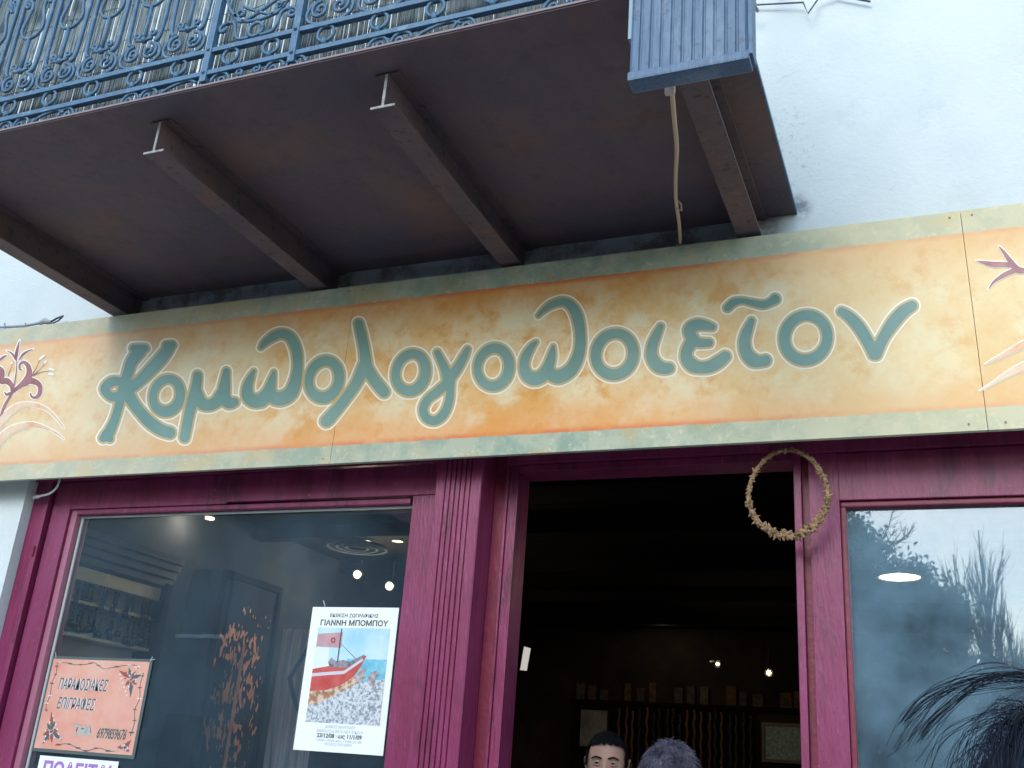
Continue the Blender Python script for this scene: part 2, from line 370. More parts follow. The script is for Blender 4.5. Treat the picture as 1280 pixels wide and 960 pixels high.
# shop interior
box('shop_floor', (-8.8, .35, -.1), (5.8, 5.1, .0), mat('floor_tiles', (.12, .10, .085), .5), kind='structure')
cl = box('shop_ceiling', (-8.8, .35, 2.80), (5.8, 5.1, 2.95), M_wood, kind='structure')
k = MB().box((-4.4, -.088, 0), (3.2, .088, .02), .003).mesh('ceiling_plank', M_wood)
for i in range(26):
    inst('ceiling_plank', k, cl, (0, .45 + i*.18, 2.78))
for y in (.78, 1.55, 2.45, 3.4, 4.3):
    inst('ceiling_beam', MB().box((-3.9, -.045, 0), (3.2, .045, .07), .006).mesh('ceiling_beam', M_beamw), cl, (0, y, 2.71))
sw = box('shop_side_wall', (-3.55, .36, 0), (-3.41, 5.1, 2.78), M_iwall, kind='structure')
bw = box('shop_back_wall', (-3.41, 4.95, 0), (5.8, 5.09, 2.78), mat('darkened_plaster', (.012, .010, .011), .95, spec=.05, col2=(.028, .020, .017), nscale=3), kind='structure')  # plaster colour lowered to near black to keep the doorway dark

# ------------------------------------------------------------------ shop front
def slab(mb, x0, x1, y0, y1, z0, z1, bev=.002): mb.box((x0, y0, z0), (x1, y1, z1), bev)
lw = empty('display_window', (-2.4, .1, 0), 'maroon framed shop window left of the doorway with notices on its glass', 'window')
def part(name, x0, x1, y0, y1, z0, z1, m, parent, bev=.002, **kw):
    o = MB().box((x0, y0, z0), (x1, y1, z1), bev).build(name, m, None, **kw)
    o.parent = parent; o.matrix_parent_inverse = Matrix.Translation(-Vector(parent.location)) if parent.parent is None else Matrix.Identity(4)
    if parent.parent is not None:
        o.matrix_parent_inverse = (Matrix.Translation(Vector(parent.parent.location) * 0) )
    return o
part('outer_frame', -3.413, -3.345, .045, .16, 0, 2.64, M_frame, lw)
part('frame_bead', -3.343, -3.322, .035, .16, 0, 2.64, M_frame, lw)
part('stile', -3.306, -3.214, .05, .16, .55, 2.58, M_frame, lw)
part('groove_strip', -3.321, -3.307, .085, .16, 0, 2.64, M_frame_d, lw, 0)
part('glazing_bead', -3.213, -3.183, .062, .13, .58, 2.485, mat('bead_pink', (.36, .13, .19), .45), lw, .006)
part('stile', -1.665, -1.562, .05, .16, .55, 2.58, M_frame, lw)
part('glazing_bead', -1.678, -1.666, .075, .13, .58, 2.47, M_frame_d, lw, .003)
part('top_rail', -3.306, -2.452, .052, .16, 2.487, 2.60, M_frame, lw)
part('top_rail', -2.450, -1.562, .044, .16, 2.492, 2.60, M_frame, lw)
part('head_board', -3.413, -1.562, .030, .16, 2.603, 2.66, M_frame, lw)
part('top_bead', -3.182, -1.68, .058, .13, 2.466, 2.485, M_frame, lw, .004)
part('putty_line', -3.182, -1.68, .084, .088, 2.456, 2.4645, M_putty, lw, 0)
part('putty_line', -3.178, -3.168, .086, .092, .60, 2.455, M_putty, lw, 0)
part('bottom_rail', -3.306, -1.562, .052, .16, .42, .58, M_frame, lw)
part('sill_panel', -3.413, -1.562, .060, .16, 0, .42, M_frame, lw)
part('glass', -3.183, -1.665, .095, .101, .58, 2.47, M_glassL, lw, 0)

rw = empty('display_window', (.5, .1, 0), 'maroon framed shop window right of the doorway reflecting trees and sky', 'window')
part('stile', -.344, -.259, .055, .16, .55, 2.577, M_frame, rw)
part('glazing_bead', -.258, -.243, .065, .13, .58, 2.413, M_frame_d, rw, .004)
part('top_bead', -.258, 1.2, .067, .13, 2.414, 2.43, M_frame_d, rw, .004)
part('top_rail', -.2585, 1.1995, .055, .16, 2.432, 2.575, M_frame, rw)
part('head_board', -.386, 1.34, .040, .16, 2.578, 2.66, M_frame, rw)
part('stile', 1.2, 1.33, .055, .16, .55, 2.577, M_frame, rw)
part('bottom_rail', -.344, 1.33, .053, .16, .42, .58, M_frame, rw)
part('sill_panel', -.344, 1.33, .060, .16, 0, .42, M_frame, rw)
part('glass', -.246, 1.2, .095, .101, .58, 2.42, M_glassR, rw, 0)

df = empty('door_frame', (-.9, .1, 0), 'open maroon doorway frame with fluted pilaster between the two shop windows', 'door frame')
# fluted pilaster: five flutes cut as geometry
mb = MB(); x0, x1, yf, yb = -1.558, -1.388, .0, .13
xs = [x0]; prof = [(x0, yb), (x0, yf + .003), (x0 + .003, yf)]
for kf in range(6):
    cx = x0 + .038 + kf * .0185
    prof += [(cx - .0032, yf), (cx - .0012, yf + .006), (cx + .0012, yf + .006), (cx + .0032, yf)]
prof += [(x1 - .003, yf), (x1, yf + .003), (x1, yb)]
vs = []; 
for z in (0, 2.66): vs += [(px, py, z) for px, py in prof]
k = len(prof)
mb.add(vs, [(i, i+1, k+i+1, k+i) for i in range(k-1)] + [tuple(range(k, 2*k))])
o = mb.build('pilaster', M_frame, df); o.matrix_parent_inverse = Matrix.Translation((.9, -.1, 0))
part('jamb', -1.387, -1.347, .112, .24, 0, 2.66, M_frame_d, df)
part('jamb_bead', -1.346, -1.336, .104, .24, 0, 2.60, M_frame, df)
part('jamb', -1.335, -1.302, .112, .215, 0, 2.60, M_frame, df)
part('jamb', -.387, -.366, .050, .24, 0, 2.58, M_frame, df)
part('groove_strip', -.365, -.345, .078, .2, 0, 2.58, M_frame_d, df, 0)
part('lintel', -1.336, -.388, .08, .24, 2.60, 2.67, M_frame, df)
part('lintel_bead', -1.300, -.388, .10, .22, 2.575, 2.598, M_frame, df)
part('threshold', -1.30, -.388, .05, .34, 0, .04, M_pave, df)
wd = MB().add([P(655, 808, y=.10), P(663.5, 810.5, y=.10), P(658.5, 838.5, y=.10), P(650, 837.5, y=.10), P(655, 808, y=.125), P(663.5, 810.5, y=.125), P(658.5, 838.5, y=.125), P(650, 837.5, y=.125)],
    [(0, 3, 2, 1), (4, 5, 6, 7), (0, 1, 5, 4), (1, 2, 6, 5), (2, 3, 7, 6), (3, 0, 4, 7)]).build('door_wedge', mat('raw_wood', (.50, .42, .34), .7),
    label='small pale wooden block sticking out of the left door jamb', cat='wood block')
# little hinge on left frame
mb = MB(); mb.box((-3.352, .036, 2.30), (-3.325, .046, 2.33), .003); mb.tube([(-3.338, .032, 2.295), (-3.338, .032, 2.335)], .005)
mb.build('hinge', M_frame_d, lw).matrix_parent_inverse = Matrix.Translation((2.4, -.1, 0))

# ------------------------------------------------------------------ the sign
sg = empty('shop_sign', (0, 0, 0), 'long cream and orange painted sign board with big green Greek lettering over the shopfront', 'sign')
SEAM1 = (-1.902, -1.910); SEAM2 = (.130, .146)
def sign_panel(xa, xb):
    """xa, xb = (x at the top, x at the bottom) of each end"""
    nx, nz = 40, 14; mb = MB(); vs = []
    for j in range(nz+1):
        for i in range(nx+1):
            t = i/nx; s_ = j/nz
            xl = xa[0]*s_ + xa[1]*(1-s_); xr = xb[0]*s_ + xb[1]*(1-s_)
            x = xl + (xr-xl)*t; z = SZ0 + (SZ1-SZ0)*s_
            vs.append((x, SY, z))
    fs = [(j*(nx+1)+i, j*(nx+1)+i+1, (j+1)*(nx+1)+i+1, (j+1)*(nx+1)+i) for j in range(nz) for i in range(nx)]
    mb.add(vs, fs)
    d = .018
    mb.add([(xa[1], SY, SZ0), (xb[1], SY, SZ0), (xb[0], SY, SZ1), (xa[0], SY, SZ1), (xa[1], SY+d, SZ0), (xb[1], SY+d, SZ0), (xb[0], SY+d, SZ1), (xa[0], SY+d, SZ1)],
           [(0, 4, 5, 1), (1, 5, 6, 2), (2, 6, 7, 3), (3, 7, 4, 0), (4, 7, 6, 5)])
    mb.build('panel', M_sign, sg)
g = .0008
sign_panel((-4.05, -4.05), (SEAM1[0]-g, SEAM1[1]-g))
sign_panel((SEAM1[0]+g, SEAM1[1]+g), (SEAM2[0]-g, SEAM2[1]-g))
sign_panel((SEAM2[0]+g, SEAM2[1]+g), (.95, .95))
for x in (-3.9, -2.9, -1.95, -1.0, -.1, .8):
    for z in (2.72, 3.12): MB().box((x-.02, SY+.0185, z-.02), (x+.02, -.001, z+.02)).build('bracket', M_steel, sg)
M_seam = mat('seam_shadow', (.30, .22, .12), .9)
# strip behind the seams, coloured as the shade in the gap
for sm in (SEAM1, SEAM2):
    mb = MB().add([(sm[1]-.004, SY+.019, SZ0), (sm[1]+.004, SY+.019, SZ0), (sm[0]+.004, SY+.019, SZ1), (sm[0]-.004, SY+.019, SZ1)], [(0, 1, 2, 3)])
    mb.build('seam_backing', M_seam, sg)
# screws
k = MB().disc((0, 0, 0), .0032, 'y', 10, 0, -.0015).mesh('screw', M_seam)
for x, z in [(SEAM2[0]-.03, 3.225), (SEAM2[0]+.03, 3.225), (-1.93, 3.225), (-1.87, 3.225), (-1.94, 2.585), (.1, 2.585), (.19, 2.585)]:
    inst('screw', k, sg, (x, SY-.0005, z))

# ---- letters: strokes traced as tapered lines (x, y, radius), turned into outlines by a distance field
def A(ox, oy, s, *pts): return [(ox + x/s, oy + y/s, r/s) for x, y, r in pts]
def ring(x0, x1, y0, y1, L, Rr, T, B, tilt=0.0):
    """an O from its outer box and its four stroke widths"""
    cx, cy = (x0+x1)/2, (y0+y1)/2; o = []
    for i in range(40):
        a = 2*math.pi*i/40; ca, sa = math.cos(a), math.sin(a)
        wx = (Rr if ca > 0 else L); wy = (B if sa > 0 else T)
        r = (wx*ca*ca + wy*sa*sa)/2
        x = cx + ((x1-x0)/2 - r)*ca; y = cy + ((y1-y0)/2 - r)*sa
        x += -(y-cy)*tilt
        o.append((x, y, r))
    return o + [o[0]]
K = (100, 400, 5.65); C3 = (220, 400, 5.644); C4 = (370, 380, 5.647); C5 = (500, 410, 6.856); C6 = (640, 360, 5.818); C7 = (800, 360, 6.4); C8 = (960, 360, 6.4)
def O(c, *a, tilt=.1):
    return [[(c[0]+x/c[2], c[1]+y/c[2], r/c[2]) for x, y, r in ring(*a, tilt=tilt)]]
LET = [
 ('kappa', [A(*K, (378,200,26),(420,196,24),(458,200,27)), A(*K, (418,222,44),(362,300,38),(330,400,36),(300,500,36),(275,600,31),(245,700,31),(208,785,38),(188,815,40)),
            A(*K, (163,835,28),(190,832,24),(208,836,28)), A(*K, (632,190,34),(590,250,42),(500,350,42),(420,430,38),(340,490,45)), A(*K, (612,182,28),(650,178,26)),
            A(*K, (330,510,45),(400,620,40),(490,720,42),(570,775,42),(632,795,42)), A(*K, (300,435,30),(225,435,34),(175,488,33),(225,543,32),(300,525,35))]),
 ('omicron', O(K, 487,742,385,685, 57,68,62,78)),
 ('mu', [A(*C3, (152,390,30),(142,470,36),(120,560,42),(95,650,36),(75,750,36),(60,830,34)), A(*C3, (140,500,40),(175,580,44),(225,600,42),(280,580,42),(320,530,46)),
         A(*C3, (355,362,24),(345,440,36),(335,520,46),(325,560,45)), A(*C3, (340,545,44),(370,585,40),(412,580,32))]),
 ('pi', [A(*C3, (548,362,14),(525,410,26),(505,470,36),(508,540,44),(555,572,48),(612,555,48),(655,500,42),(675,430,28),(690,368,13)),
         A(*C3, (660,510,42),(700,550,46),(745,554,50),(805,520,48),(842,440,42),(858,330,34),(850,220,36),(808,125,35),(745,97,32),(680,120,30),(622,165,22),(598,195,12)),
         A(*C3, (600,570,46),(650,530,46),(700,560,40))]),
 ('omicron', O(C4, 60,340,365,702, 62,72,72,82)),
 ('lambda', [A(*C4, (443,138,30),(462,220,34),(482,320,36),(492,400,40),(500,450,42),(545,525,40),(595,590,42),(620,620,40)), A(*C4, (480,440,42),(430,550,38),(370,640,36),(300,730,38),(240,800,42),(212,828,40))]),
 ('omicron', [[(x, y, r) for x, y, r in ring(489.3, 538.6, 436.3, 495.5, 10.8, 13.2, 11.8, 13.6, tilt=.1)]]),
 ('gamma', [A(*C5, (320,212,28),(348,270,34),(385,350,40),(410,430,48)), A(*C5, (578,182,24),(550,240,34),(500,330,40),(440,410,48)),
            A(*C5, (425,420,50),(430,520,36),(425,600,36),(400,690,38),(350,765,40),(285,795,40),(220,765,40),(200,690,38),(240,610,38),(320,545,40),(400,480,45))]),
 ('omicron', O(C5, 630,980,130,542, 70,90,86,86, tilt=.06)),
 ('pi', [A(*C6, (175,393,12),(140,430,26),(100,500,34),(88,570,36),(110,635,44),(160,660,50),(215,640,46),(262,575,40),(288,490,30),(300,425,12)),
         A(*C6, (265,600,42),(300,640,46),(352,642,50),(425,598,48),(472,520,44),(494,430,40),(496,330,38),(475,210,40),(430,130,36),(370,100,30),(290,120,25),(228,162,18),(190,202,10)),
         A(*C6, (210,650,44),(265,615,48),(320,650,38))]),
 ('omicron', O(C6, 571,922,293,672, 77,80,74,84, tilt=.06)),
 ('iota', [A(*C7, (165,308,24),(130,380,36),(97,470,42),(95,550,48),(135,618,52),(190,642,48),(232,640,42))]),
 ('epsilon', [A(*C7, (578,312,28),(530,300,38),(460,294,46),(400,325,48),(405,380,46),(440,425,44)), A(*C7, (410,405,45),(470,437,38),(552,438,32)),
              A(*C7, (420,430,48),(378,490,46),(372,560,48),(415,615,55),(480,637,48),(560,628,50),(630,590,50),(682,547,42))]),
 ('iota', [A(*C7, (892,262,26),(855,350,40),(836,430,45),(850,515,50),(900,575,55),(955,588,45),(1003,580,44))]),
 ('accent', [A(*C7, (700,158,30),(750,115,30),(820,102,22),(900,118,26),(980,133,30),(1040,115,30),(1082,88,38))]),
 ('omicron', O(C8, 88,517,176,622, 88,84,84,92, tilt=.05)),
 ('nu', [A(*C8, (588,188,34),(650,228,42),(730,315,48),(800,430,48),(850,525,50)), A(*C8, (862,525,50),(925,395,46),(1000,280,52),(1080,190,50),(1152,142,42))]),
]
def sdf(strokes, X, Y):
    D = np.full(X.shape, 1e9)
    for st in strokes:
        q = cr(st, 4) if len(st) > 2 else np.array(st, float)
        for (ax, ay, ar), (bx, by, br) in zip(q[:-1], q[1:]):
            dx, dy = bx-ax, by-ay; L = dx*dx+dy*dy+1e-9
            t = np.clip(((X-ax)*dx+(Y-ay)*dy)/L, 0, 1)
            D = np.minimum(D, np.hypot(X-ax-t*dx, Y-ay-t*dy) - (ar+(br-ar)*t))
    return D
CASE = {1:[(0,'a','d')],2:[('a',1,'b')],3:[(0,1,'b','d')],4:[('b',2,'c')],5:[(0,'a','d'),('b',2,'c')],6:[('a',1,2,'c')],7:[(0,1,2,'c','d')],
        8:[('d','c',3)],9:[(0,'a','c',3)],10:[('a',1,'b'),('d','c',3)],11:[(0,1,'b','c',3)],12:[('d','b',2,3)],13:[(0,'a','b',2,3)],14:[('a',1,2,3,'d')],15:[(0,1,2,3)]}
def iso_fill(Fd, x0, y0, h):
    """filled polygons of Fd < 0 on a regular grid (marching squares), welded"""
    ny, nx = Fd.shape; ins = Fd < 0; V = []; ids = {}; faces = []
    code = ins[:-1,:-1]*1 + ins[:-1,1:]*2 + ins[1:,1:]*4 + ins[1:,:-1]*8
    def vid(key, x, y):
        i = ids.get(key)
        if i is None: i = ids[key] = len(V); V.append((x0+x*h, y0+y*h))
        return i
    for j, i in zip(*np.nonzero(code)):
        cs = ((i, j), (i+1, j), (i+1, j+1), (i, j+1))
        def ed(p, q, key):
            a, b2 = Fd[p[1], p[0]], Fd[q[1], q[0]]; t = a/(a-b2)
            return vid(key, p[0]+(q[0]-p[0])*t, p[1]+(q[1]-p[1])*t)
        for poly in CASE[int(code[j, i])]:
            f = []
            for k in poly:
                if k == 'a': f.append(ed(cs[0], cs[1], ('h', i, j)))
                elif k == 'b': f.append(ed(cs[1], cs[2], ('v', i+1, j)))
                elif k == 'c': f.append(ed(cs[3], cs[2], ('h', i, j+1)))
                elif k == 'd': f.append(ed(cs[0], cs[3], ('v', i, j)))
                else: f.append(vid(('p', cs[k]), *cs[k]))
            faces.append(tuple(f))
    return V, faces
def paint(V, faces, y, name, m, parent):
    d3 = [P(u, v, y=y) for u, v in V]
    mb = MB(); mb.add(d3, [f[::-1] for f in faces])
    return mb.build(name, m, parent)
H = 1.0
boxes = []
for nme, st in LET:
    a = np.array([p for s_ in st for p in s_]); boxes.append((math.floor((a[:,0]-a[:,2]).min())-8, math.ceil((a[:,0]+a[:,2]).max())+8, math.floor((a[:,1]-a[:,2]).min())-8, math.ceil((a[:,1]+a[:,2]).max())+8))
for i, (nme, st) in enumerate(LET):
    xa, xb, ya, yb = boxes[i]
    X, Y = np.meshgrid(np.arange(xa, xb, H), np.arange(ya, yb, H))
    D = sdf(st, X, Y); DO = np.full(X.shape, 1e9)
    for j in (i-2, i-1, i+1, i+2):
        if 0 <= j < len(LET) and boxes[j][0] < xb and boxes[j][1] > xa: DO = np.minimum(DO, sdf(LET[j][1], X, Y))
    own = (D - DO)/2
    V, fs = iso_fill(np.maximum(D+.25, own), xa, ya, H); lt = paint(V, fs, SY-.0024, 'letter', M_teal, sg)
    V, fs = iso_fill(np.maximum(D-2.5, own), xa, ya, H); paint(V, fs, SY-.0016, 'rim', M_rim, lt)
    V, fs = iso_fill(np.maximum(D-4.5, own), xa, ya, H); paint(V, fs, SY-.0008, 'outline', M_cream, lt)

# ---- painted flowers at both ends
F1 = (0, 400, 4.8); F2 = (1180, 270, 3.84)
PL = [0]
def paint_shape(name, strokes, m, rim=1.0):
    PL[0] += 1; e_ = PL[0]*.00004
    a = np.array([p for s_ in strokes for p in s_]); h = .6
    xa, xb, ya, yb = a[:,0].min()-12, a[:,0].max()+12, a[:,1].min()-12, a[:,1].max()+12
    X, Y = np.meshgrid(np.arange(xa, xb, h), np.arange(ya, yb, h)); D = sdf(strokes, X, Y)
    V, fs = iso_fill(D, xa, ya, h); o = paint(V, fs, SY-.0018-e_, name, m, sg)
    if rim:
        V, fs = iso_fill(D-rim, xa, ya, h); paint(V, fs, SY-.0006-e_, 'outline', M_cream, o)
flower = [
 ('stem', [A(*F1, (-60,760,4),(-10,620,6),(25,520,8),(72,435,7),(88,370,4),(98,300,3),(100,240,2))], M_plum),
 ('petal', [A(*F1, (98,245,3),(96,215,9),(106,165,7),(118,120,1))], M_plum), ('petal', [A(*F1, (92,238,3),(75,205,6),(40,182,1))], M_plum),
 ('petal', [A(*F1, (112,240,3),(145,200,7),(200,172,1))], M_plum),
 ('petal', [A(*F1, (72,435,8),(120,395,14),(160,365,24),(175,320,17),(168,275,14),(140,252,9),(118,268,6),(118,295,6),(128,298,4))], M_plum),
 ('petal', [A(*F1, (165,360,20),(215,372,17),(240,400,14),(235,445,12),(212,465,9),(190,460,6),(182,440,4))], M_plum),
 ('petal', [A(*F1, (72,435,8),(70,395,14),(40,365,18),(10,370,14),(-15,350,10)), A(*F1, (60,440,9),(38,448,6),(28,432,3))], M_plum),
 ('petal', [A(*F1, (5,360,16),(12,310,15),(-5,285,9),(-30,290,6))], M_plum), ('petal', [A(*F1, (-12,250,5),(15,225,7),(42,210,1))], M_plum),
 ('leaf', [A(*F1, (-80,760,20),(-20,650,22),(40,570,22),(110,520,20),(190,508,14),(270,530,10),(330,580,7),(385,650,2))], M_leaf),
 ('leaf', [A(*F1, (-80,860,20),(-20,760,22),(40,680,24),(120,640,20),(200,628,14),(280,650,9),(340,680,5),(385,715,2))], M_leaf),
]
for nme, st, m in flower:
    paint_shape(nme, st, m, rim=(1.2 if nme != 'stem' else .7))
for st in ([A(*F1, (190,335,2),(215,290,1.6),(238,240,1.4))], [A(*F1, (195,335,2),(240,295,1.6),(270,262,1.4))], [A(*F1, (200,332,2),(250,312,1.6),(300,305,1.4))],
           [A(*F1, (48,335,2),(60,300,1.5),(72,265,1.2))]):
    paint_shape('stamen', st, M_plum, 0)
fl = [A(*F1, (240,235,6),(262,215,7)), A(*F1, (270,255,7),(278,245,4)), A(*F1, (300,295,7),(322,300,6)), A(*F1, (295,325,6),(318,330,5)), A(*F1, (68,262,5),(74,255,4))]
paint_shape('blossom', fl, mat('blossom_white', (.80, .84, .82), .5), 0)
for st in ([A(*F2, (395,262,10),(350,255,16),(310,205,11),(285,170,7),(262,145,1))], [A(*F2, (345,245,10),(300,232,11),(240,232,13),(190,222,7),(155,215,1))],
           [A(*F2, (345,258,12),(290,282,11),(240,315,6),(213,352,1))]):
    paint_shape('petal', st, M_plum, 1.2)
paint_shape('leaf', [A(*F2, (480,590,20),(384,618,18),(300,660,11),(240,690,6),(198,710,1))], M_leaf, 1.3)
paint_shape('leaf', [A(*F2, (480,690,22),(384,722,20),(300,762,12),(240,800,6),(172,838,1))], M_leaf, 1.3)
paint_shape('stem', [A(*F2, (392,262,8),(430,300,8),(450,420,8),(440,600,8))], M_plum, 1.0)

# ------------------------------------------------------------------ balcony
bl = empty('balcony', (-1.7, 0, 3.38), 'rusty brown balcony deck on iron beams above the left half of the sign', 'balcony')
def rel(o, par): o.matrix_parent_inverse = Matrix.Translation(-Vector(par.location)); return o
BX0, BX1, BY = -3.08, -.350, -1.126
rel(box('deck', (BX0, BY+.004, 3.375), (BX1, 0, 3.384), M_soffit, bl), bl)
rel(box('deck_edge', (BX0-.002, BY, 3.3790), (BX1+.003, BY+.0035, 3.3850), M_edge, bl), bl)
rel(box('deck_edge', (BX1+.0005, BY+.004, 3.3745), (BX1+.005, 0, 3.3885), M_rail, bl), bl)
rel(box('deck_top', (BX0, BY+.030, 3.3845), (BX1, 0, 3.390), M_steel, bl), bl)
def ibeam(x, w_=.075, y0=-1.03):
    z0, z1, t = 3.258, 3.374, .007
    bm_ = empty('beam', (x, 0, 3.3)); bm_.parent = bl; rel(bm_, bl)
    mb = MB()
    mb.box((-w_/2, y0, z0-3.3), (w_/2, .0, z0-3.3+t), .001)
    mb.box((-.004, y0, z0+t-3.3), (.004, .0, z1-3.3-t))
    mb.box((-w_/2, y0, z1-3.3-t), (w_/2, .0, z1-3.3-.0005), .001)
    mb.build('web_and_flanges', M_steel, bm_)
    mb = MB(); mb.box((-w_/2, y0-.0025, z0-3.3), (w_/2, y0-.0005, z0-3.3+t)); mb.box((-.004, y0-.0025, z0-3.3+t), (.004, y0-.0005, z1-3.3-t))
    mb.build('end_face', M_endpaint, bm_)
for x in (-3.030, -2.071, -1.297, -.483): ibeam(x)

# ------------------------------------------------------------------ railing
RY = -1.119
ra = empty('balcony_railing', (-1.7, RY, 3.39), 'blue grey wrought iron balcony railing with scrolls above the deck edge', 'railing')
RO = Vector((-1.7, 0, 3.39))
def T(mb, pts, r=.0062, n=6): mb.tube([(x, 0, z) for x, z in pts], r, n)
def spiral(cx, cz, r0, r1, a0, a1, n=26):
    return [(cx + (r0+(r1-r0)*t)*math.cos(a0+(a1-a0)*t), cz + (r0+(r1-r0)*t)*math.sin(a0+(a1-a0)*t)) for t in np.linspace(0, 1, n)]
ZR1, ZR2, ZT = 3.4235, 3.503, 4.30
def mirror(pts): return [(-x, z) for x, z in pts]
# motif pieces, x relative to the motif centre, z relative to 3.39
mb = MB(); vol = [(x, z-3.39) for x, z in spiral(.032, 3.563, .004, .031, R_(90-540), R_(90))] + [(x, z-3.39) for x, z in cr([(.036,3.594),(.062,3.582),(.075,3.553),(.064,3.527),(.03,3.512)], 5)]
T(mb, vol, .0052); T(mb, mirror(vol), .0052); me_vol = mb.mesh('volute', M_rail, True)
mb = MB(); cu = [(x, z-3.39) for x, z in spiral(.031, 3.630, .003, .014, R_(-90-360-90), R_(-90))] + [(.012, 3.612-3.39), (0, 3.606-3.39)]
T(mb, cu, .0052); T(mb, mirror(cu), .0052); mb.ball((0, 0, 3.612-3.39), .011, 8, 6); me_cur = mb.mesh('curl', M_rail, True)
mb = MB(); mb.tube([(.026*math.cos(a), 0, .0735+.0095+.026*math.sin(a)) for a in np.linspace(0, 2*math.pi, 25)], .0052, 6, False)
mb.box((-.006, -.008, .0735-.026-.004), (.006, .008, .0735-.010)); mb.box((-.006, -.008, .0735+.030), (.006, .008, .0735+.044)); me_ring = mb.mesh('ring', M_rail, True)
mb = MB(); sb = [(x, z-3.39) for x, z in cr([(.044,3.598),(.058,3.612),(.064,3.66),(.067,3.80),(.067,3.92),(.067,4.05),(.058,4.10),(.044,4.112)], 5)]
T(mb, sb, .0068); me_barR = mb.mesh('bar', M_rail, True)
mb = MB(); T(mb, mirror(sb), .0068); me_barL = mb.mesh('bar', M_rail, True)
mb = MB(); T(mb, [(0, .225), (0, .354)], .006); me_cb = mb.mesh('centre_bar', M_rail, True); mb = MB(); T(mb, [(0, .575), (0, .70)], .006); me_cb2 = mb.mesh('centre_bar', M_rail, True)
mb = MB(); lp = cr([(0,.350),(.028,.360),(.045,.392),(.036,.44),(.027,.475),(.032,.505),(.05,.512)], 5); lp = [tuple(p) for p in lp] + spiral(.048, .498, .014, .004, R_(90), R_(-300), 14)
T(mb, lp, .0055); T(mb, mirror(lp), .0055); me_loop = mb.mesh('lyre_loop', M_rail, True)
def up(me, name):                       # mirrored top half
    m2 = me.copy(); 
    for q in m2.vertices: q.co.z = (4.30-3.39+.115) - q.co.z + .0
    m2.flip_normals(); m2.name = name; return m2
me_volU, me_curU, me_loopU = up(me_vol, 'volute'), up(me_cur, 'curl'), up(me_loop, 'lyre_loop')
def arch(cx):
    mb = MB(); T(mb, [(x, z) for x, z in spiral(0, .000, .034, .030, R_(180), R_(8), 14)], .0048); T(mb, spiral(-.006, .004, .013, .004, R_(190), R_(-160), 14), .0042)
    return mb
me_arch = arch(0).mesh('arch_scroll', M_rail, True)
mb = MB(); T(mb, cr([(-.07,-.002),(-.04,.014),(0,.024),(.03,.027),(.06,.012)], 5), .0048); me_swoop = mb.mesh('tendril', M_rail, True)
cxs = [-2.12 - .168*i for i in range(6)] + [-1.956] + [-1.454 + .168*i for i in range(6)]
cxs = sorted(cxs)
for i, cx in enumerate(cxs):
    lx = cx + 1.7
    for me in (me_ring, me_vol, me_cur, me_barL, me_barR, me_cb, me_cb2, me_loop, me_volU, me_curU, me_loopU):
        inst(me.name.split('.')[0], me, ra, (lx, 0, 0))
    if i % 3: inst('arch_scroll', me_arch, ra, (lx - .08 + .085*(i % 3 - 1), 0, -.006), sc=(1 if i % 2 else -1, 1, 1))
    else: inst('tendril', me_swoop, ra, (lx + .02, 0, 0)); inst('arch_scroll', me_arch, ra, (lx - .09, 0, -.004))
# rails and posts
for z, h_, nm in ((ZR1, .016, 'rail'), (ZR2, .016, 'rail'), (4.205, .016, 'rail'), (4.30, .024, 'top_rail')):
    mb = MB().box((BX0+1.7+.01, -.009, z-3.39-h_/2), (BX1+1.7-.02, .009, z-3.39+h_/2), .002); mb.build(nm, M_rail, ra)
for x in (-1.848, -1.550, BX0+.02, BX1-.03):
    mb = MB().box((x+1.7-.011, -.012, 0.003), (x+1.7+.011, .010, .92), .002)
    for z in (ZR1, ZR2): mb.ball((x+1.7, -.013, z-3.39), .006, 8, 5)
    mb.build('post', M_rail, ra)
# the narrow bay between the two posts
bc = -1.70 + 1.7
for dx in (-.072, .066): inst('ring', me_ring, ra, (dx, 0, 0))
def bay(name, pts, r=.0055): mb = MB(); T(mb, pts, r); mb.build(name, M_rail, ra, smooth=True)
for s in (-1, 1):
    bay('scroll', spiral(s*.118, .187, .004, .02, R_(0), R_(s*400+90), 18) + [tuple(p) for p in cr([(s*.112,.208),(s*.082,.20),(s*.072,.165),(s*.058,.138),(s*.02,.134)], 5)])
    bay('scroll', [tuple(p) for p in cr([(s*.135,.40),(s*.125,.30),(s*.10,.245),(s*.05,.20),(0,.192)], 6)])
    bay('scroll', spiral(s*.07, .228, .004, .018, R_(0), R_(s*380), 16) + [tuple(p) for p in cr([(s*.088,.23),(s*.06,.20),(s*.01,.215),(-s*.06,.255)], 5)])
    bay('scroll', spiral(s*.07, .43, .005, .04, R_(0), R_(s*500), 22) + [tuple(p) for p in cr([(s*.03,.46),(s*.09,.56),(s*.07,.70),(s*.02,.78)], 6)])
    inst('arch_scroll', me_arch, ra, (s*.095, 0, -.004), sc=(s, 1, 1))
bay('scroll_ring', [(.024*math.cos(a), .158+.024*math.sin(a)) for a in np.linspace(0, 2*math.pi, 22)])
for s in (-1, 1): bay('small_scroll', spiral(s*.03, .014, .003, .014, 0, R_(s*420), 16), .0042)
# handrail sides returning to the wall
for x in (BX0+.02, BX1-.03):
    mb = MB().box((x+1.7-.009, .012, ZR2-3.39-.008), (x+1.7+.009, 1.10, ZR2-3.39+.008)); mb.build('side_rail', M_rail, ra)
    MB().box((x+1.7-.009, .012, .895), (x+1.7+.009, 1.10, .92)).build('side_rail', M_rail, ra)

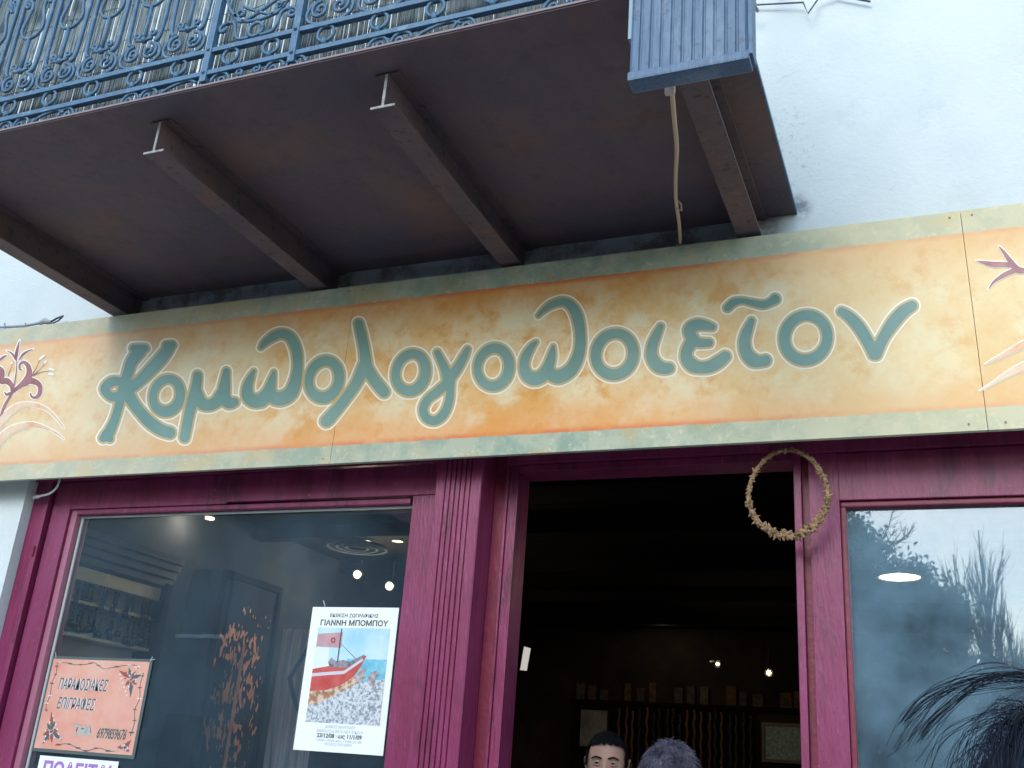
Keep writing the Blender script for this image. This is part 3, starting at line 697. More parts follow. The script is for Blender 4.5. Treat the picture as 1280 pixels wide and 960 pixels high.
# reed screen behind the railing
rs = empty('reed_screen', (-1.7, RY+.05, 3.4), 'weathered reed screen tied behind the balcony railing', 'screen')
mb = MB(); x = BX0 + .03 + 1.7
while x < BX1 - .05 + 1.7:
    gap = abs(x + 1.7 - 3.4 + 1.905) < .02 and False
    xr = x - 1.7
    sparse = (-1.935 < xr < -1.872)
    step = random.uniform(.0036, .0054)
    z0 = random.uniform(-.004, .012); dx = random.uniform(-.004, .004); yo = random.uniform(-.004, .004)
    if not (sparse and random.random() < .6):
        zz = [z0, .3, .6, .88 + random.uniform(-.02, .02)]
        mb.tube([(x, yo, zz[0]), (x+dx, yo+random.uniform(-.002, .002), zz[1]), (x-dx, yo, zz[2]), (x+dx*2, yo, zz[3])], random.uniform(.0022, .0036), 5)
    x += step
mb.build('reeds', M_reed, rs, kind='stuff', smooth=True)
for z in (.06, .17, .28, .42, .60, .78):
    mb = MB(); mb.tube([(-1.36 + i*.045, -.0065 + .001*math.sin(i), z + .004*math.sin(i*1.7)) for i in range(60)], .0009, 4); mb.build('tie_wire', M_wire, rs)

# ------------------------------------------------------------------ ribbed blue panel hanging at the end of the railing
PY = -1.22
c = [P(784, 88, y=PY), P(937, 52, y=PY), P(940, -150, y=PY), P(785.5, -150, y=PY)]
pn = empty('ribbed_panel', (-.42, PY, 3.05), 'blue grey ribbed box panel hanging in front of the end of the balcony', 'panel')
x0, x1 = -.552, -.294; z0, z1 = 3.050, 3.95
mb = MB(); nr = 11; prof = [(x0, PY+.05), (x0, PY+.004), (x0+.006, PY)]
for i in range(1, nr):
    cx = x0 + (x1-x0)*i/nr
    prof += [(cx-.004, PY), (cx-.0015, PY+.004), (cx+.0015, PY+.004), (cx+.004, PY)]
prof += [(x1-.006, PY), (x1, PY+.004), (x1, PY+.05)]
k = len(prof); vs = []
def ptx(px, z):
    return px
for z, d in ((z0+.012, 0), (z1, 0)):
    for px, py in prof: vs.append((px+.42+(.006 if z > 3.5 else 0)*(1 if px < -.42 else 1), py-PY+d, z-3.05))
mb.add(vs, [(i, i+1, k+i+1, k+i) for i in range(k-1)])
mb.add([vs[k-1], vs[2*k-1], vs[k], vs[0]], [(0, 1, 2, 3)])
mb.build('ribbed_face', M_panel, pn)
mb = MB().box((x0+.42-.003, -.005, -.012), (x1+.42+.003, .045, .0115), .006); mb.build('bottom_lip', M_panel, pn)
mb = MB().box((x1+.42+.001, -.004, .0), (x1+.42+.010, .046, .9), .003); mb.build('side_lip', M_panel, pn)
mb = MB().box((x0+.42-.010, .012, .115), (x0+.42-.001, .052, .9), .002); mb.build('side_lip', mat('pale_blue_edge', (.25, .36, .42), .5), pn)

# cable slung from the panel to the top of the sign
pa = P(839, 84, y=-1.19); pb = P(850.5, 304, y=-.124)
pts = []
uv = [(839, 78), (840, 112), (843, 150), (846, 185), (844.5, 220), (845, 250), (849, 280), (850.5, 304)]
for i, (u, v) in enumerate(uv):
    t = i/(len(uv)-1); pts.append(tuple(P(u, v, y=-1.19 + (1.066)*t)))
ca = empty('hanging_cable', pts[0], 'thin cream cable hanging from the blue panel down to the top of the sign', 'cable')
mb = MB(); mb.tube([Vector(p)-Vector(pts[0]) for p in cr(pts, 6)], [.0062]*20 + [.0056]*(len(cr(pts, 6))-20), 8); mb.build('cord', M_cable, ca, smooth=True)
q = P(837.5, 112, y=-1.05) - np.array(pts[0]); mb = MB().box((q[0]-.012, q[1]-.006, q[2]-.013), (q[0]+.012, q[1]+.006, q[2]+.013), .003); mb.build('connector', mat('beige_connector', (.55, .42, .36), .5), ca)
q = [P(843, 247, y=-.40), P(851, 255, y=-.39), P(852, 263, y=-.385), P(846, 261, y=-.385)]
mb = MB(); mb.tube([Vector(p)-Vector(pts[0]) for p in q], .0035, 6); mb.build('cable_tie', M_cable, ca)
q = P(850, 305, y=-.128) - np.array(pts[0]); mb = MB().box((q[0]-.012, q[1]-.004, q[2]-.004), (q[0]+.010, q[1]+.004, q[2]+.003), .001); mb.build('plug', M_steel, ca)

# wires on the upper wall
mb = MB(); mb.tube([P(930, -8, y=-.04), P(946, 6, y=-.02), P(1004, 3, y=-.03), P(1010, 17, y=-.05), P(1023, -2, y=-.03), P(1045, -6, y=-.02), P(1088, 2, y=-.02)], .0035, 6)
mb.build('clothes_line', M_wire, label='thin black bent wire across the upper right white wall', cat='wire')
mb = MB(); mb.tube([P(941, -10, y=-.1), P(944, 8, y=-.08), P(947, 14, y=-.05)], .006, 6); mb.build('wall_hook', mat('grey_hook', (.2, .24, .3), .5), label='short grey hook beside the blue panel at the upper wall', cat='hook')
# electric conduit left
mb = MB(); mb.tube([P(-60, 413, y=-.02), P(0, 409, y=-.02), P(30, 407.5, y=-.02), P(52, 403.5, y=-.02)], .006, 8)
cd = mb.build('wall_conduit', mat('grey_conduit', (.30, .34, .36), .5), label='grey conduit with clipped cable end above the left end of the sign', cat='conduit', smooth=True)
mb = MB(); mb.tube([P(50, 404, y=-.03), P(56, 401, y=-.035), P(63, 404, y=-.03)], [.010, .014, .010], 8); mb.build('junction', mat('grey_box', (.38, .40, .42), .5), cd, smooth=True)
mb = MB(); mb.tube([P(64, 402, y=-.03), P(71, 398, y=-.03), P(79, 395, y=-.03)], .0045, 6); mb.tube([P(66, 404, y=-.03), P(73, 401, y=-.03), P(79, 395, y=-.03)], .0035, 6); mb.build('cable_end', M_wire, cd)
for u in (6, 32): mb = MB(); mb.tube([P(u, 404, y=-.026), P(u, 411, y=-.026)], .003, 6); mb.build('clip', M_metal, cd)
# small white loop of wire under the sign
mb = MB(); lp = cr([P(75, 598, y=-.03), P(71, 609, y=-.03), P(62, 617, y=-.02), P(50, 620, y=-.01), P(42, 622, y=.0)], 6); mb.tube(lp, .0045, 8)
wl = mb.build('wire_loop', M_white, label='short white loop of wire under the left end of the sign', cat='wire', smooth=True)
mb = MB(); mb.ball(P(46, 621, y=-.005), (.02, .006, .009), 8, 6); mb.build('clamp', mat('clamp_grey', (.42, .44, .50), .5), wl, smooth=True)

# ------------------------------------------------------------------ wreath of dried husks
wc = P(984.5, 618, y=-.035)
wr = empty('dried_husk_wreath', tuple(wc), 'round string of dried brown husks hanging over the right corner of the doorway', 'wreath')
def wpt(a):      # a from the top, clockwise as seen
    rx = .112; rz = .122 if math.cos(a) < 0 else .135
    x = rx*math.sin(a)*(1 - .12*max(0, math.cos(a))**2); z = rz*math.cos(a)
    return Vector((x, 0, z))
mb = MB(); mb.tube([wpt(a) for a in np.linspace(.0, 2*math.pi, 60)], .006, 6); mb.build('string', M_husk, wr, smooth=True)
husks = []
for v in range(4):
    mb = MB()
    for kx in range(5):
        a = random.uniform(0, 2*math.pi); d = Vector((math.cos(a), math.sin(a), random.uniform(-.5, .9))).normalized()
        p0 = Vector((0, 0, 0)); mb.tube([p0, p0+d*.007, p0+d*.0125, p0+d*random.uniform(.015, .021)], [.003, .0055, .0035, .0005], 5)
    mb.ball((0, 0, 0), (.008, .008, .0065), 8, 6)
    husks.append(mb.mesh('husk', M_husk, True))
nh = 96
for i in range(nh):
    a = 2*math.pi*(i+random.uniform(-.3, .3))/nh
    s = 1.0 + .55*max(0, -math.cos(a))*.8 + random.uniform(-.15, .15)
    if math.cos(a) > .6: s *= .8
    p = wpt(a) + Vector((random.uniform(-.003, .003), random.uniform(-.004, .004), random.uniform(-.003, .003)))
    inst('husk', random.choice(husks), wr, p, (random.uniform(0, 6), random.uniform(0, 6), random.uniform(0, 6)), (s*.76,)*3)
mb = MB(); mb.tube([wpt(0), wpt(0)+Vector((0, .004, .03)), Vector((0, .10, .21))], .0015, 5); mb.build('hanging_thread', M_wire, wr)

# ------------------------------------------------------------------ notices on the left glass
def text_obj(name, body, x, z, h, m, parent, y, width=None, bold=0, align='CENTER', shear=0, rot=0, stretch=None):
    cu = bpy.data.curves.new(name, 'FONT'); cu.body = body; cu.size = h*1.38; cu.align_x = align; cu.offset = bold*4*h; cu.shear = shear
    cu.resolution_u = 3
    tmp = bpy.data.objects.new('tmp', cu); COL.objects.link(tmp)
    bpy.context.view_layer.update()
    me = bpy.data.meshes.new_from_object(tmp.evaluated_get(bpy.context.evaluated_depsgraph_get())); bpy.data.objects.remove(tmp)
    if len(me.vertices):
        xs = [q.co.x for q in me.vertices]; wd_ = max(xs)-min(xs)
        if width: 
            f = width/wd_
            for q in me.vertices: q.co.x *= f
    me.materials.clear(); me.materials.append(m)
    o = bpy.data.objects.new(name, me); COL.objects.link(o); o.parent = parent
    o.location = (x, y, z); o.rotation_euler = (math.pi/2, rot, 0)
    return o
def poly(name, pts, y, m, parent):
    """flat printed shape from (x, z) points, triangulated"""
    bm = bmesh.new(); vs = [bm.verts.new((px, y, pz)) for px, pz in pts]; f = bm.faces.new(vs); bm.normal_update()
    if f.normal.y > 0: f.normal_flip()
    bmesh.ops.triangulate(bm, faces=[f]); me = bpy.data.meshes.new(name); bm.to_mesh(me); bm.free(); me.materials.append(m)
    o = bpy.data.objects.new(name, me); COL.objects.link(o); o.parent = parent; return o
GY = .090
# exhibition poster
ps = empty('exhibition_poster', (-1.864, GY, 1.879), 'white exhibition poster with a painting of a red boat on the left window glass', 'poster')
W, Hh = .340, .470; hx, hz = W/2, Hh/2
def U(u, v): return (-hx + u*W, hz - v*Hh)          # fractions of the sheet
mb = MB().box((-hx, -.0010, -hz), (hx, 0, hz)); mb.build('sheet', M_paper, ps)
text_obj('heading_text', 'ΕΚΘΕΣΗ ΖΩΓΡΑΦΙΚΗΣ', *U(.5, .072), .0118, M_black, ps, -.0016, width=W*.56, bold=.004)
text_obj('title_text', 'ΓΙΑΝΝΗ ΜΠΟΜΠΟΥ', *U(.505, .132), .0185, M_black, ps, -.0016, width=W*.78, bold=.008)
def pp(name, pts, y, m): return poly(name, [U(*q) for q in pts], y, m, ps)
pp('painting_sky', [(.10,.148),(.93,.148),(.93,.40),(.10,.40)], -.0014, mat('print_sky', (.34,.62,.74), .5, col2=(.58,.76,.80), nscale=9))
pp('painting_sea', [(.48,.365),(.93,.365),(.93,.56),(.48,.56)], -.0018, mat('print_sea', (.12,.42,.58), .5, col2=(.25,.60,.70), nscale=40))
pp('painting_shore', [(.10,.60),(.45,.56),(.60,.53),(.76,.515),(.93,.495),(.93,.808),(.10,.808)], -.0020, mat('print_pebbles', (.22,.26,.28), .5, col2=(.62,.66,.68), nscale=120, ramp=(.42,.54)))
pp('painting_nets', [(.10,.60),(.30,.575),(.55,.50),(.68,.46),(.72,.49),(.56,.56),(.38,.625),(.22,.68),(.10,.70)], -.0022, mat('print_nets', (.34,.17,.08), .5, col2=(.66,.50,.38), nscale=60, ramp=(.45,.55)))
pp('painting_flag', [(.105,.195),(.395,.180),(.395,.290),(.105,.285)], -.0018, mat('print_flag', (.46,.25,.28), .5, col2=(.56,.36,.38), nscale=20))
pp('painting_cabin', [(.10,.290),(.26,.290),(.27,.43),(.10,.44)], -.0016, mat('print_cabin', (.72,.80,.80), .5))
pp('painting_hull', [(.10,.445),(.30,.418),(.44,.43),(.66,.345),(.70,.34),(.66,.40),(.585,.485),(.45,.55),(.30,.585),(.10,.60)], -.0024, mat('print_red', (.46,.045,.04), .5, col2=(.60,.12,.10), nscale=18))
pp('painting_gunwale', [(.10,.475),(.30,.460),(.46,.450),(.66,.360),(.67,.375),(.47,.472),(.30,.483),(.10,.498)], -.0028, mat('print_pale', (.62,.58,.62), .5))
pp('painting_gear', [(.27,.395),(.30,.36),(.36,.385),(.44,.375),(.52,.385),(.62,.35),(.68,.33),(.64,.375),(.50,.425),(.42,.43),(.29,.425)], -.0026, mat('print_gear', (.10,.10,.14), .5, col2=(.34,.32,.34), nscale=60))
pp('painting_mast', [(.372,.155),(.383,.155),(.383,.39),(.372,.39)], -.0030, M_black)
pp('painting_stay', [(.385,.26),(.39,.26),(.60,.37),(.59,.37)], -.0030, M_black)
for cx_, cz_, s_ in ((.66, .455, 1.0), (.80, .475, 1.2)):
    pp('painting_figure', [(cx_-.05*s_,cz_+.03),(cx_-.02*s_,cz_-.02),(cx_+.03*s_,cz_-.035),(cx_+.055*s_,cz_-.01),(cx_+.02*s_,cz_+.02),(cx_+.03*s_,cz_+.07),(cx_-.03*s_,cz_+.07)], -.0032, mat('print_figure', (.20,.16,.16), .5, col2=(.55,.50,.50), nscale=60))
mb = MB(); q = U(.295, .238); mb.disc((q[0], -.0024, q[1]), .0095, 'y', 16, .005, -.0004); mb.build('painting_emblem', mat('print_emblem', (.40,.05,.06), .5), ps)
grey = mat('print_grey', (.28,.36,.36), .5)
for k, (s_, v, h_, wf, bo, mm) in enumerate([('ΔΗΜΟΣ ΝΑΥΠΛΙΟΥ', .842, .009, .34, .0, grey), ('ΑΙΘΟΥΣΑ ΒΟΥΛΕΥΤΙΚΟΥ', .872, .009, .52, .0, grey), ('23/12/08 εως 11/1/09', .906, .013, .50, .01, M_black), ('10:00-14:00 και 17:00-21:00', .932, .008, .50, .0, grey), ('ΕΙΣΟΔΟΣ ΕΛΕΥΘΕΡΗ', .956, .008, .30, .0, grey)]):
    text_obj('small_text', s_, *U(.5, v), h_, mm, ps, -.0016, width=W*wf, bold=bo)
mb = MB(); mb.tube([(-hx+.05, -.002, hz+.002), (-hx+.04, -.002, hz+.022)], .002, 5); mb.build('tape', M_putty, ps)

# salmon hand-painted notice
ns = empty('painted_notice', (-2.930, GY, 1.748), 'salmon hand painted notice with scroll border at the lower left of the left window', 'notice')
W2, H2 = .462, .322; hx2, hz2 = W2/2, H2/2
def U2(u, v): return (-hx2 + u*W2, hz2 - v*H2)
MB().box((-hx2-.010, -.0008, -hz2-.012), (hx2+.012, 0, hz2+.010)).build('sleeve', M_sleeve, ns)
MB().box((-hx2, -.0016, -hz2), (hx2, -.0009, hz2)).build('sheet', M_salmon, ns)
ink = mat('ink_teal', (.06,.13,.13), .5); pw = mat('ink_white', (.78,.74,.74), .5); mar = mat('ink_maroon', (.30,.08,.07), .5); lt = mat('ink_light_teal', (.30,.52,.50), .5)
for dx, mm, yy in ((.004, pw, -.0020), (0, ink, -.0024)):
    for s_, u, v, h_, wd_ in (('ΠΑΡΑΔΟΣΙΑΚΕΣ', .37, .34, .040, .235), ('ΕΠΙΓΡΑΦΕΣ', .34, .555, .040, .180)):
        q = U2(u, v); text_obj('text', s_, q[0]+dx, q[1], h_, mm, ns, yy, width=wd_, bold=.002, shear=.12)
q = U2(.465, .835); text_obj('text', 'ΤΗΛ', q[0], q[1], .034, lt, ns, -.0024, width=.085, bold=.01)
q = U2(.465, .810); text_obj('text', 'ΤΗΛ', q[0], q[1]+.004, .024, mar, ns, -.0020, width=.085, bold=.008)
q = U2(.76, .845); text_obj('text', '6979859676', q[0], q[1], .036, ink, ns, -.0024, width=.135, bold=.006, shear=.3)
def vine(pts, nl):
    mb = MB(); q = cr([U2(*p) for p in pts], 6); mb.tube([(a, -.0022, c_) for a, c_ in q], .0011, 4); mb.build('vine', ink, ns)
    for i in range(nl):
        a, c_ = q[int((i+.5)*len(q)/nl)]; an = random.uniform(-.5, .5); L = random.uniform(.010, .017)
        pts2 = [(a+L*math.cos(an+t)*k2, c_+.4*L*math.sin(t)*k2) for t, k2 in ((0, 1), (.9, .6), (2.2, .6), (3.14, 1), (4.0, .6), (5.4, .6))]
        poly('leaf', pts2, -.0026, random.choice((ink, pw, mar)), ns)
vine([(.04,.05),(.14,.04),(.24,.06),(.36,.05),(.44,.03),(.54,.09),(.62,.08),(.74,.05),(.86,.04),(.90,.08)], 9)
vine([(.05,.06),(.06,.16),(.04,.28),(.05,.42),(.03,.52),(.05,.60)], 6)
vine([(.96,.12),(.95,.26),(.97,.40),(.945,.52),(.965,.66),(.95,.80)], 6)
vine([(.22,.955),(.34,.93),(.44,.96),(.54,.99),(.66,.95),(.78,.975),(.86,.96)], 7)
def corner(pts, dots):
    a = np.array([U2(*p) for p in pts]); c0 = a.mean(axis=0)
    for k_ in range(len(a)):                       # petals fanning out from the middle of the ornament
        p, q_ = a[k_], a[(k_+1) % len(a)]; tip = p*.97 + c0*.03; mid = (p+q_)/2*.6 + c0*.4
        nrm_ = np.array([-(tip-c0)[1], (tip-c0)[0]]); nrm_ = nrm_/np.linalg.norm(nrm_)*.0075
        poly('petal', [tuple(c0), tuple((c0+tip)/2 + nrm_), tuple(tip), tuple((c0+tip)/2 - nrm_)], -.0022 - .00008*k_, (mar, ink)[k_ % 2], ns)
        poly('petal', [tuple(mid + (0, .0045)), tuple(mid + (.004, 0)), tuple(mid - (0, .0045)), tuple(mid - (.004, 0))], -.0031 - .00005*k_, pw if k_ % 2 else mar, ns)
    mb = MB(); mb.tube([(c0[0]+.002*t*math.cos(t), -.0036, c0[1]+.002*t*math.sin(t)) for t in np.linspace(.5, 6.5, 20)], .0009, 4); mb.build('swirl', pw, ns)
    for a_, c_ in dots:
        q = U2(a_, c_); mb = MB(); mb.disc((q[0], -.0028, q[1]), .0036, 'y', 10, 0, -.0004); mb.build('dot', pw, ns)
corner([(.70,.10),(.80,.06),(.88,.10),(.95,.14),(.92,.26),(.88,.40),(.80,.28)], [(.73+.022*i, .15+.045*i) for i in range(6)] + [(.83,.16),(.88,.14),(.90,.22)])
corner([(.10,.58),(.16,.68),(.22,.80),(.28,.90),(.18,.94),(.08,.96),(.06,.86),(.08,.72)], [(.13+.025*i, .64+.048*i) for i in range(6)] + [(.10,.92),(.14,.84),(.09,.80)])
corner([(.97,.84),(.90,.88),(.84,.93),(.92,.96),(.97,.97)], [(.91,.90),(.95,.93)])
mb = MB(); mb.tube([(hx2+.002, -.002, hz2+.002), (hx2+.008, -.002, hz2+.020)], .0016, 5); mb.tube([(hx2+.0, -.002, hz2+.008), (hx2+.022, -.002, hz2+.010)], .0016, 5); mb.tube([(-hx2+.01, -.002, hz2+.004), (-hx2+.002, -.002, hz2+.024)], .0016, 5); mb.build('tape', M_putty, ns)

# white for-sale card
cs = empty('for_sale_card', (-2.935, GY-.002, 1.473), 'white card with purple lettering under the salmon notice', 'card')
MB().box((-.185, -.001, -.09), (.185, 0, .09)).build('sheet', M_card, cs)
text_obj('text', 'ΠΩΛΕΙΤΑΙ', 0, .020, .052, mat('ink_purple', (.38,.18,.50), .5), cs, -.0016, width=.315, bold=.012)

# ------------------------------------------------------------------ things in the shop
def lamp_point(loc, e, col=(1, .82, .55), r=.004):
    d = bpy.data.lights.new('lamp_light', 'POINT'); d.energy = e; d.color = col; d.shadow_soft_size = r
    o = bpy.data.objects.new('lamp_light', d); COL.objects.link(o); o.location = loc; return o
def spot(p, label, r=.022, mb_=M_bulb, e=0, aim=(.2, -1, -.3), top=2.71):
    p = Vector(p); o = empty('spot_lamp', tuple(p), label, 'lamp', 'small spot lamps in the shop')
    a = Vector(aim).normalized()
    mb = MB(); mb.tube([-a*.075, -a*.06, -a*.015, -a*.001], [.008, .017, .024, .026], 14, False); mb.tube([-a*.075, -a*.074], [.012, .001], 14, False); mb.build('housing', M_metal, o, smooth=True)
    mb = MB(); mb.ball((0, 0, 0), r, 12, 8); mb.build('bulb', mb_, o, smooth=True)
    mb = MB(); mb.tube([-a*.05, (-a*.05).to_tuple()[:2] + (top-p.z,)], .003, 5); mb.build('stem', M_wood, o)
    if e: l_ = lamp_point(p + a*.05, e); l_.parent = o; l_.location = a*.06
    return o
spot((-3.03, 2.0, 2.615), 'left of two bright spot lamps seen through the left window', .020, e=3.2)
spot((-2.817, 2.0, 2.550), 'right of two bright spot lamps seen through the left window', .020, e=3.2)
spot(tuple(P(897, 830, y=4.1)), 'dim spot lamp near the back wall, left of its pair in the doorway', .012, M_bulb2, e=.12, aim=(.8, -.6, -.2))
spot(tuple(P(961, 841, y=4.1)), 'brighter spot lamp near the back wall, right of its pair in the doorway', .014, M_bulb, e=.25)
def downlight(u, v, r, label, em=M_bulb, e=0):
    q = P(u, v, z=2.755); o = empty('downlight', tuple(q), label, 'ceiling light')
    mb = MB(); mb.disc((0, 0, 0), r*1.15, 'z', 32, r, .025); mb.build('trim_ring', M_metal, o)
    mb = MB(); mb.disc((0, 0, .004), r, 'z', 32, 0, .01); mb.build('diffuser', em, o)
    if e: l_ = lamp_point((0, 0, -.05), e); l_.parent = o
downlight(1124.5, 722, .105, 'round glowing ceiling light seen through the right window', e=1.2)
downlight(829, 780, .045, 'tiny round ceiling light in the middle of the dark doorway', e=.3)
downlight(1143, 861, .06, 'faint far ceiling light low in the right window', M_bulb2)
q = P(262, 649, x=-3.33); o = empty('wall_lamp', tuple(q), 'small dim wall lamp just under the top edge of the left window', 'lamp')
MB().disc((0, 0, 0), .022, 'z', 16, 0, .008).build('glowing_disc', M_bulb2, o); MB().tube([(-.002, 0, .03), (-.002, 0, .009)], [.012, .026], 12).build('shade', M_metal, o); MB().box((-.08, -.008, .02), (-.01, .008, .034)).build('arm', M_metal, o)
l_ = lamp_point((.02, -.12, -.03), 2.0); l_.parent = o
downlight(458, 677, .03, 'left of two dim amber glowing discs added as reflections above the left window lamps', M_bulb2)  # these two glowing discs are added for faint orange reflections, not ceiling lamps
downlight(497, 677, .03, 'right of two dim amber glowing discs added as reflections above the left window lamps', M_bulb2)

# left side: wooden shelf with hanging worry beads
sh = empty('wall_shelf', (-3.30, .5, 2.2), 'dark wall cabinet with gold strip and rows of hanging beads behind the left glass', 'shelf')
def bxp(name, a, b_, m, par=sh): o = MB().box(a, b_, .003).build(name, m, par); rel(o, par); return o
for i, (dz, dd) in enumerate(((2.43, .10), (2.40, .085), (2.365, .07), (2.33, .055))): bxp('cornice', (-3.405, .17, dz-.018), (-3.30+dd-.03, .80, dz+.012), mat('cabinet_blueblack', (.03, .035, .05), .5))
bxp('gold_strip', (-3.405, .18, 2.245), (-3.295, .755, 2.30), M_gold)
bxp('back_board', (-3.405, .17, 1.70), (-3.39, .80, 2.31), mat('cabinet_cloth', (.55, .42, .32), .8))
bxp('shelf_board', (-3.389, .17, 2.155), (-3.30, .78, 2.168), M_gold)
bxp('shelf_board', (-3.389, .17, 2.02), (-3.30, .78, 2.033), M_gold)
bxp('side_board', (-3.405, .756, 1.70), (-3.27, .80, 2.325), M_wood)
bp_ = []
for v in range(3):
    mb = MB(); n_ = 7
    for i in range(n_): mb.ball((0, 0, -.012 - i*.011), (.0065, .0065, .006), 7, 5)
    mb.tube([(0, 0, -.088), (0, 0, -.10), (0, 0, -.128)], [.004, .012, .009+.003*v], 7)
    mb.tube([(0, 0, 0), (0, 0, -.01)], .0015, 4)
    bp_.append(mb.mesh('bead_tassel', M_darkbead, True))
for row, z in enumerate((2.245, 2.155)):
    for i in range(16):
        o = inst('bead_tassel', random.choice(bp_), sh, (-3.315 + random.uniform(-.01, .02), .20 + i*.036 + random.uniform(-.006, .006), z), sc=(1.3, 1.3, random.uniform(.75, 1.0)))
        o.matrix_parent_inverse = Matrix.Translation(-Vector(sh.location))

# carved ornamental panel
cp = empty('carved_panel', (-3.33, 1.47, 2.0), 'tall dark carved panel with orange fretwork on the side wall behind the left window', 'panel')
def rbx(name, a, b_, m, par): o = MB().box(a, b_, .003).build(name, m, par); rel(o, par); return o
rbx('board', (-3.405, 1.22, .9), (-3.34, 1.74, 2.49), mat('panel_black', (.02, .02, .03), .9, spec=.1), cp)
rbx('frame_side', (-3.34, 1.22, .9), (-3.325, 1.25, 2.49), M_wood, cp); rbx('frame_side', (-3.34, 1.71, .9), (-3.325, 1.74, 2.49), M_wood, cp); rbx('frame_top', (-3.34, 1.25, 2.455), (-3.325, 1.71, 2.49), M_wood, cp)
M_fret = mat('orange_fretwork', (.75, .32, .12), .5, col2=(.50, .18, .08), nscale=9)
def smooth(a, n_, ax):
    for _ in range(n_): a = (np.roll(a, 1, ax) + 2*a + np.roll(a, -1, ax))/4
    return a
h_ = .004; ny_, nz_ = int(.44/h_), int(1.35/h_)
fld = smooth(smooth(rng.normal(size=(nz_, ny_)), 14, 0), 2, 1); fld /= fld.std(); fl2 = smooth(smooth(rng.normal(size=(nz_, ny_)), 60, 0), 40, 1); fl2 /= fl2.std()
zz_ = 1.0 + np.arange(nz_)*h_; env = sum(np.exp(-((zz_-c_)/w_)**2) for c_, w_ in ((2.12, .11), (1.90, .06), (1.72, .10), (1.40, .12)))
yy_ = np.abs(np.arange(ny_)/ny_-.5)*2
D_ = 1.05 - fld*.9 - fl2*.35 - env[:, None]*1.55 + yy_[None]**3*1.2 + .5
V, fs = iso_fill(D_, 1.26, 1.0, h_)
o = MB().add([(-3.3305, y_, z_) for y_, z_ in V] , fs).build('fretwork', M_fret, cp, kind='stuff'); rel(o, cp)
mb = MB(); mb.tube([(-3.332, 1.48, .95), (-3.332, 1.48, 2.15)], .009, 6); o = mb.build('stem', M_fret, cp); rel(o, cp)

# curtain and black bracket behind the poster
mb = MB(); pts = []
cxa, cxb = P(352, 800, y=1.6)[0], P(405, 800, y=1.6)[0]
nx = 40; vs = []
for j in range(2):
    for i in range(nx+1):
        t = i/nx; vs.append((cxa + (cxb-cxa)*t, 1.6 + .018*math.sin(t*26) + .01*math.sin(t*61), 2.25 if j else .3))
mb.add(vs, [(i, i+1, nx+2+i, nx+1+i) for i in range(nx)])
mb.build('curtain', mat('grey_mauve_cloth', (.26, .22, .24), .9, col2=(.38, .34, .34), nscale=14, stretch=(5, 5, .3)), label='pale mauve hanging cloth behind the poster in the left window', cat='curtain', smooth=True)
mb = MB(); mb.tube([P(393, 798, y=1.4), P(374, 828, y=1.4), P(362, 848, y=1.4), P(368, 875, y=1.4), P(379, 900, y=1.4), P(388, 930, y=1.4)], .012, 6)
mb.build('bracket_arm', M_black, label='black bent metal arm beside the poster inside the left window', cat='bracket')
mb = MB(); mb.tube([P(344, 885, y=1.3), P(340, 920, y=1.3), P(337, 962, y=1.3)], [.003, .003, .006], 6); mb.build('metal_rod', M_metal, label='thin bright metal rod standing left of the poster inside the window', cat='rod')
# ceiling medallion
mb = MB(); q = P(446, 684, z=2.70)
for r_ in (.16, .11, .06): mb.tube([(r_*math.cos(a), r_*math.sin(a), 0) for a in np.linspace(0, 2*math.pi, 33)], .009, 6, False)
o = mb.build('ceiling_medallion', mat('medallion_wood', (.035, .04, .045), .95, spec=.05), label='round carved ceiling ornament above the two bright lamps', cat='ornament', smooth=True); o.location = (q[0], q[1], 2.70)

# back wall seen through the doorway
rk = empty('display_board', (-1.9, 4.85, 2.0), 'dark wooden display board along the back wall seen through the doorway', 'display board')
rbx('board', (-2.72, 4.90, 1.0), (-1.33, 4.945, 2.20), M_wood, rk)
rbx('top_rail', (-2.74, 4.87, 2.195), (-1.0, 4.90, 2.225), M_wood, rk)
for i, xx in enumerate(np.linspace(-2.70, -.95, 19)):
    if i % 4 != 3: rbx('slat', (xx, 4.92, 2.228), (xx+random.uniform(.04, .085), 4.945, 2.30+random.uniform(0, .075)), mat('slat_%d' % i, random.choice([(.08,.068,.06),(.055,.05,.055),(.10,.055,.028)]), .9, spec=.1, col2=(.03,.022,.018), nscale=25), rk)
def picture(x0, x1, z0, z1, y, label, inner, fm):
    o = empty('framed_picture', ((x0+x1)/2, y, (z0+z1)/2), label, 'picture'); t = .022
    for a, b_ in (((x0, y-.02, z0), (x1, y, z0+t)), ((x0, y-.02, z1-t), (x1, y, z1)), ((x0, y-.02, z0+t), (x0+t, y, z1-t)), ((x1-t, y-.02, z0+t), (x1, y, z1-t))): rbx('frame', a, b_, fm, o)
    rbx('image', (x0+t, y-.008, z0+t), (x1-t, y, z1-t), inner, o)
picture(-2.66, -2.40, 1.86, 2.17, 4.88, 'dark framed picture at the left end of the back wall in the doorway', mat('dim_picture', (.16,.16,.15), .6, col2=(.07,.07,.08), nscale=9), M_wood)
picture(-1.27, -.95, 1.85, 2.12, 4.88, 'framed green grey picture at the right end of the back wall in the doorway', mat('green_picture', (.06,.10,.10), .5, col2=(.20,.24,.23), nscale=45), mat('brown_frame', (.07,.04,.02), .5))
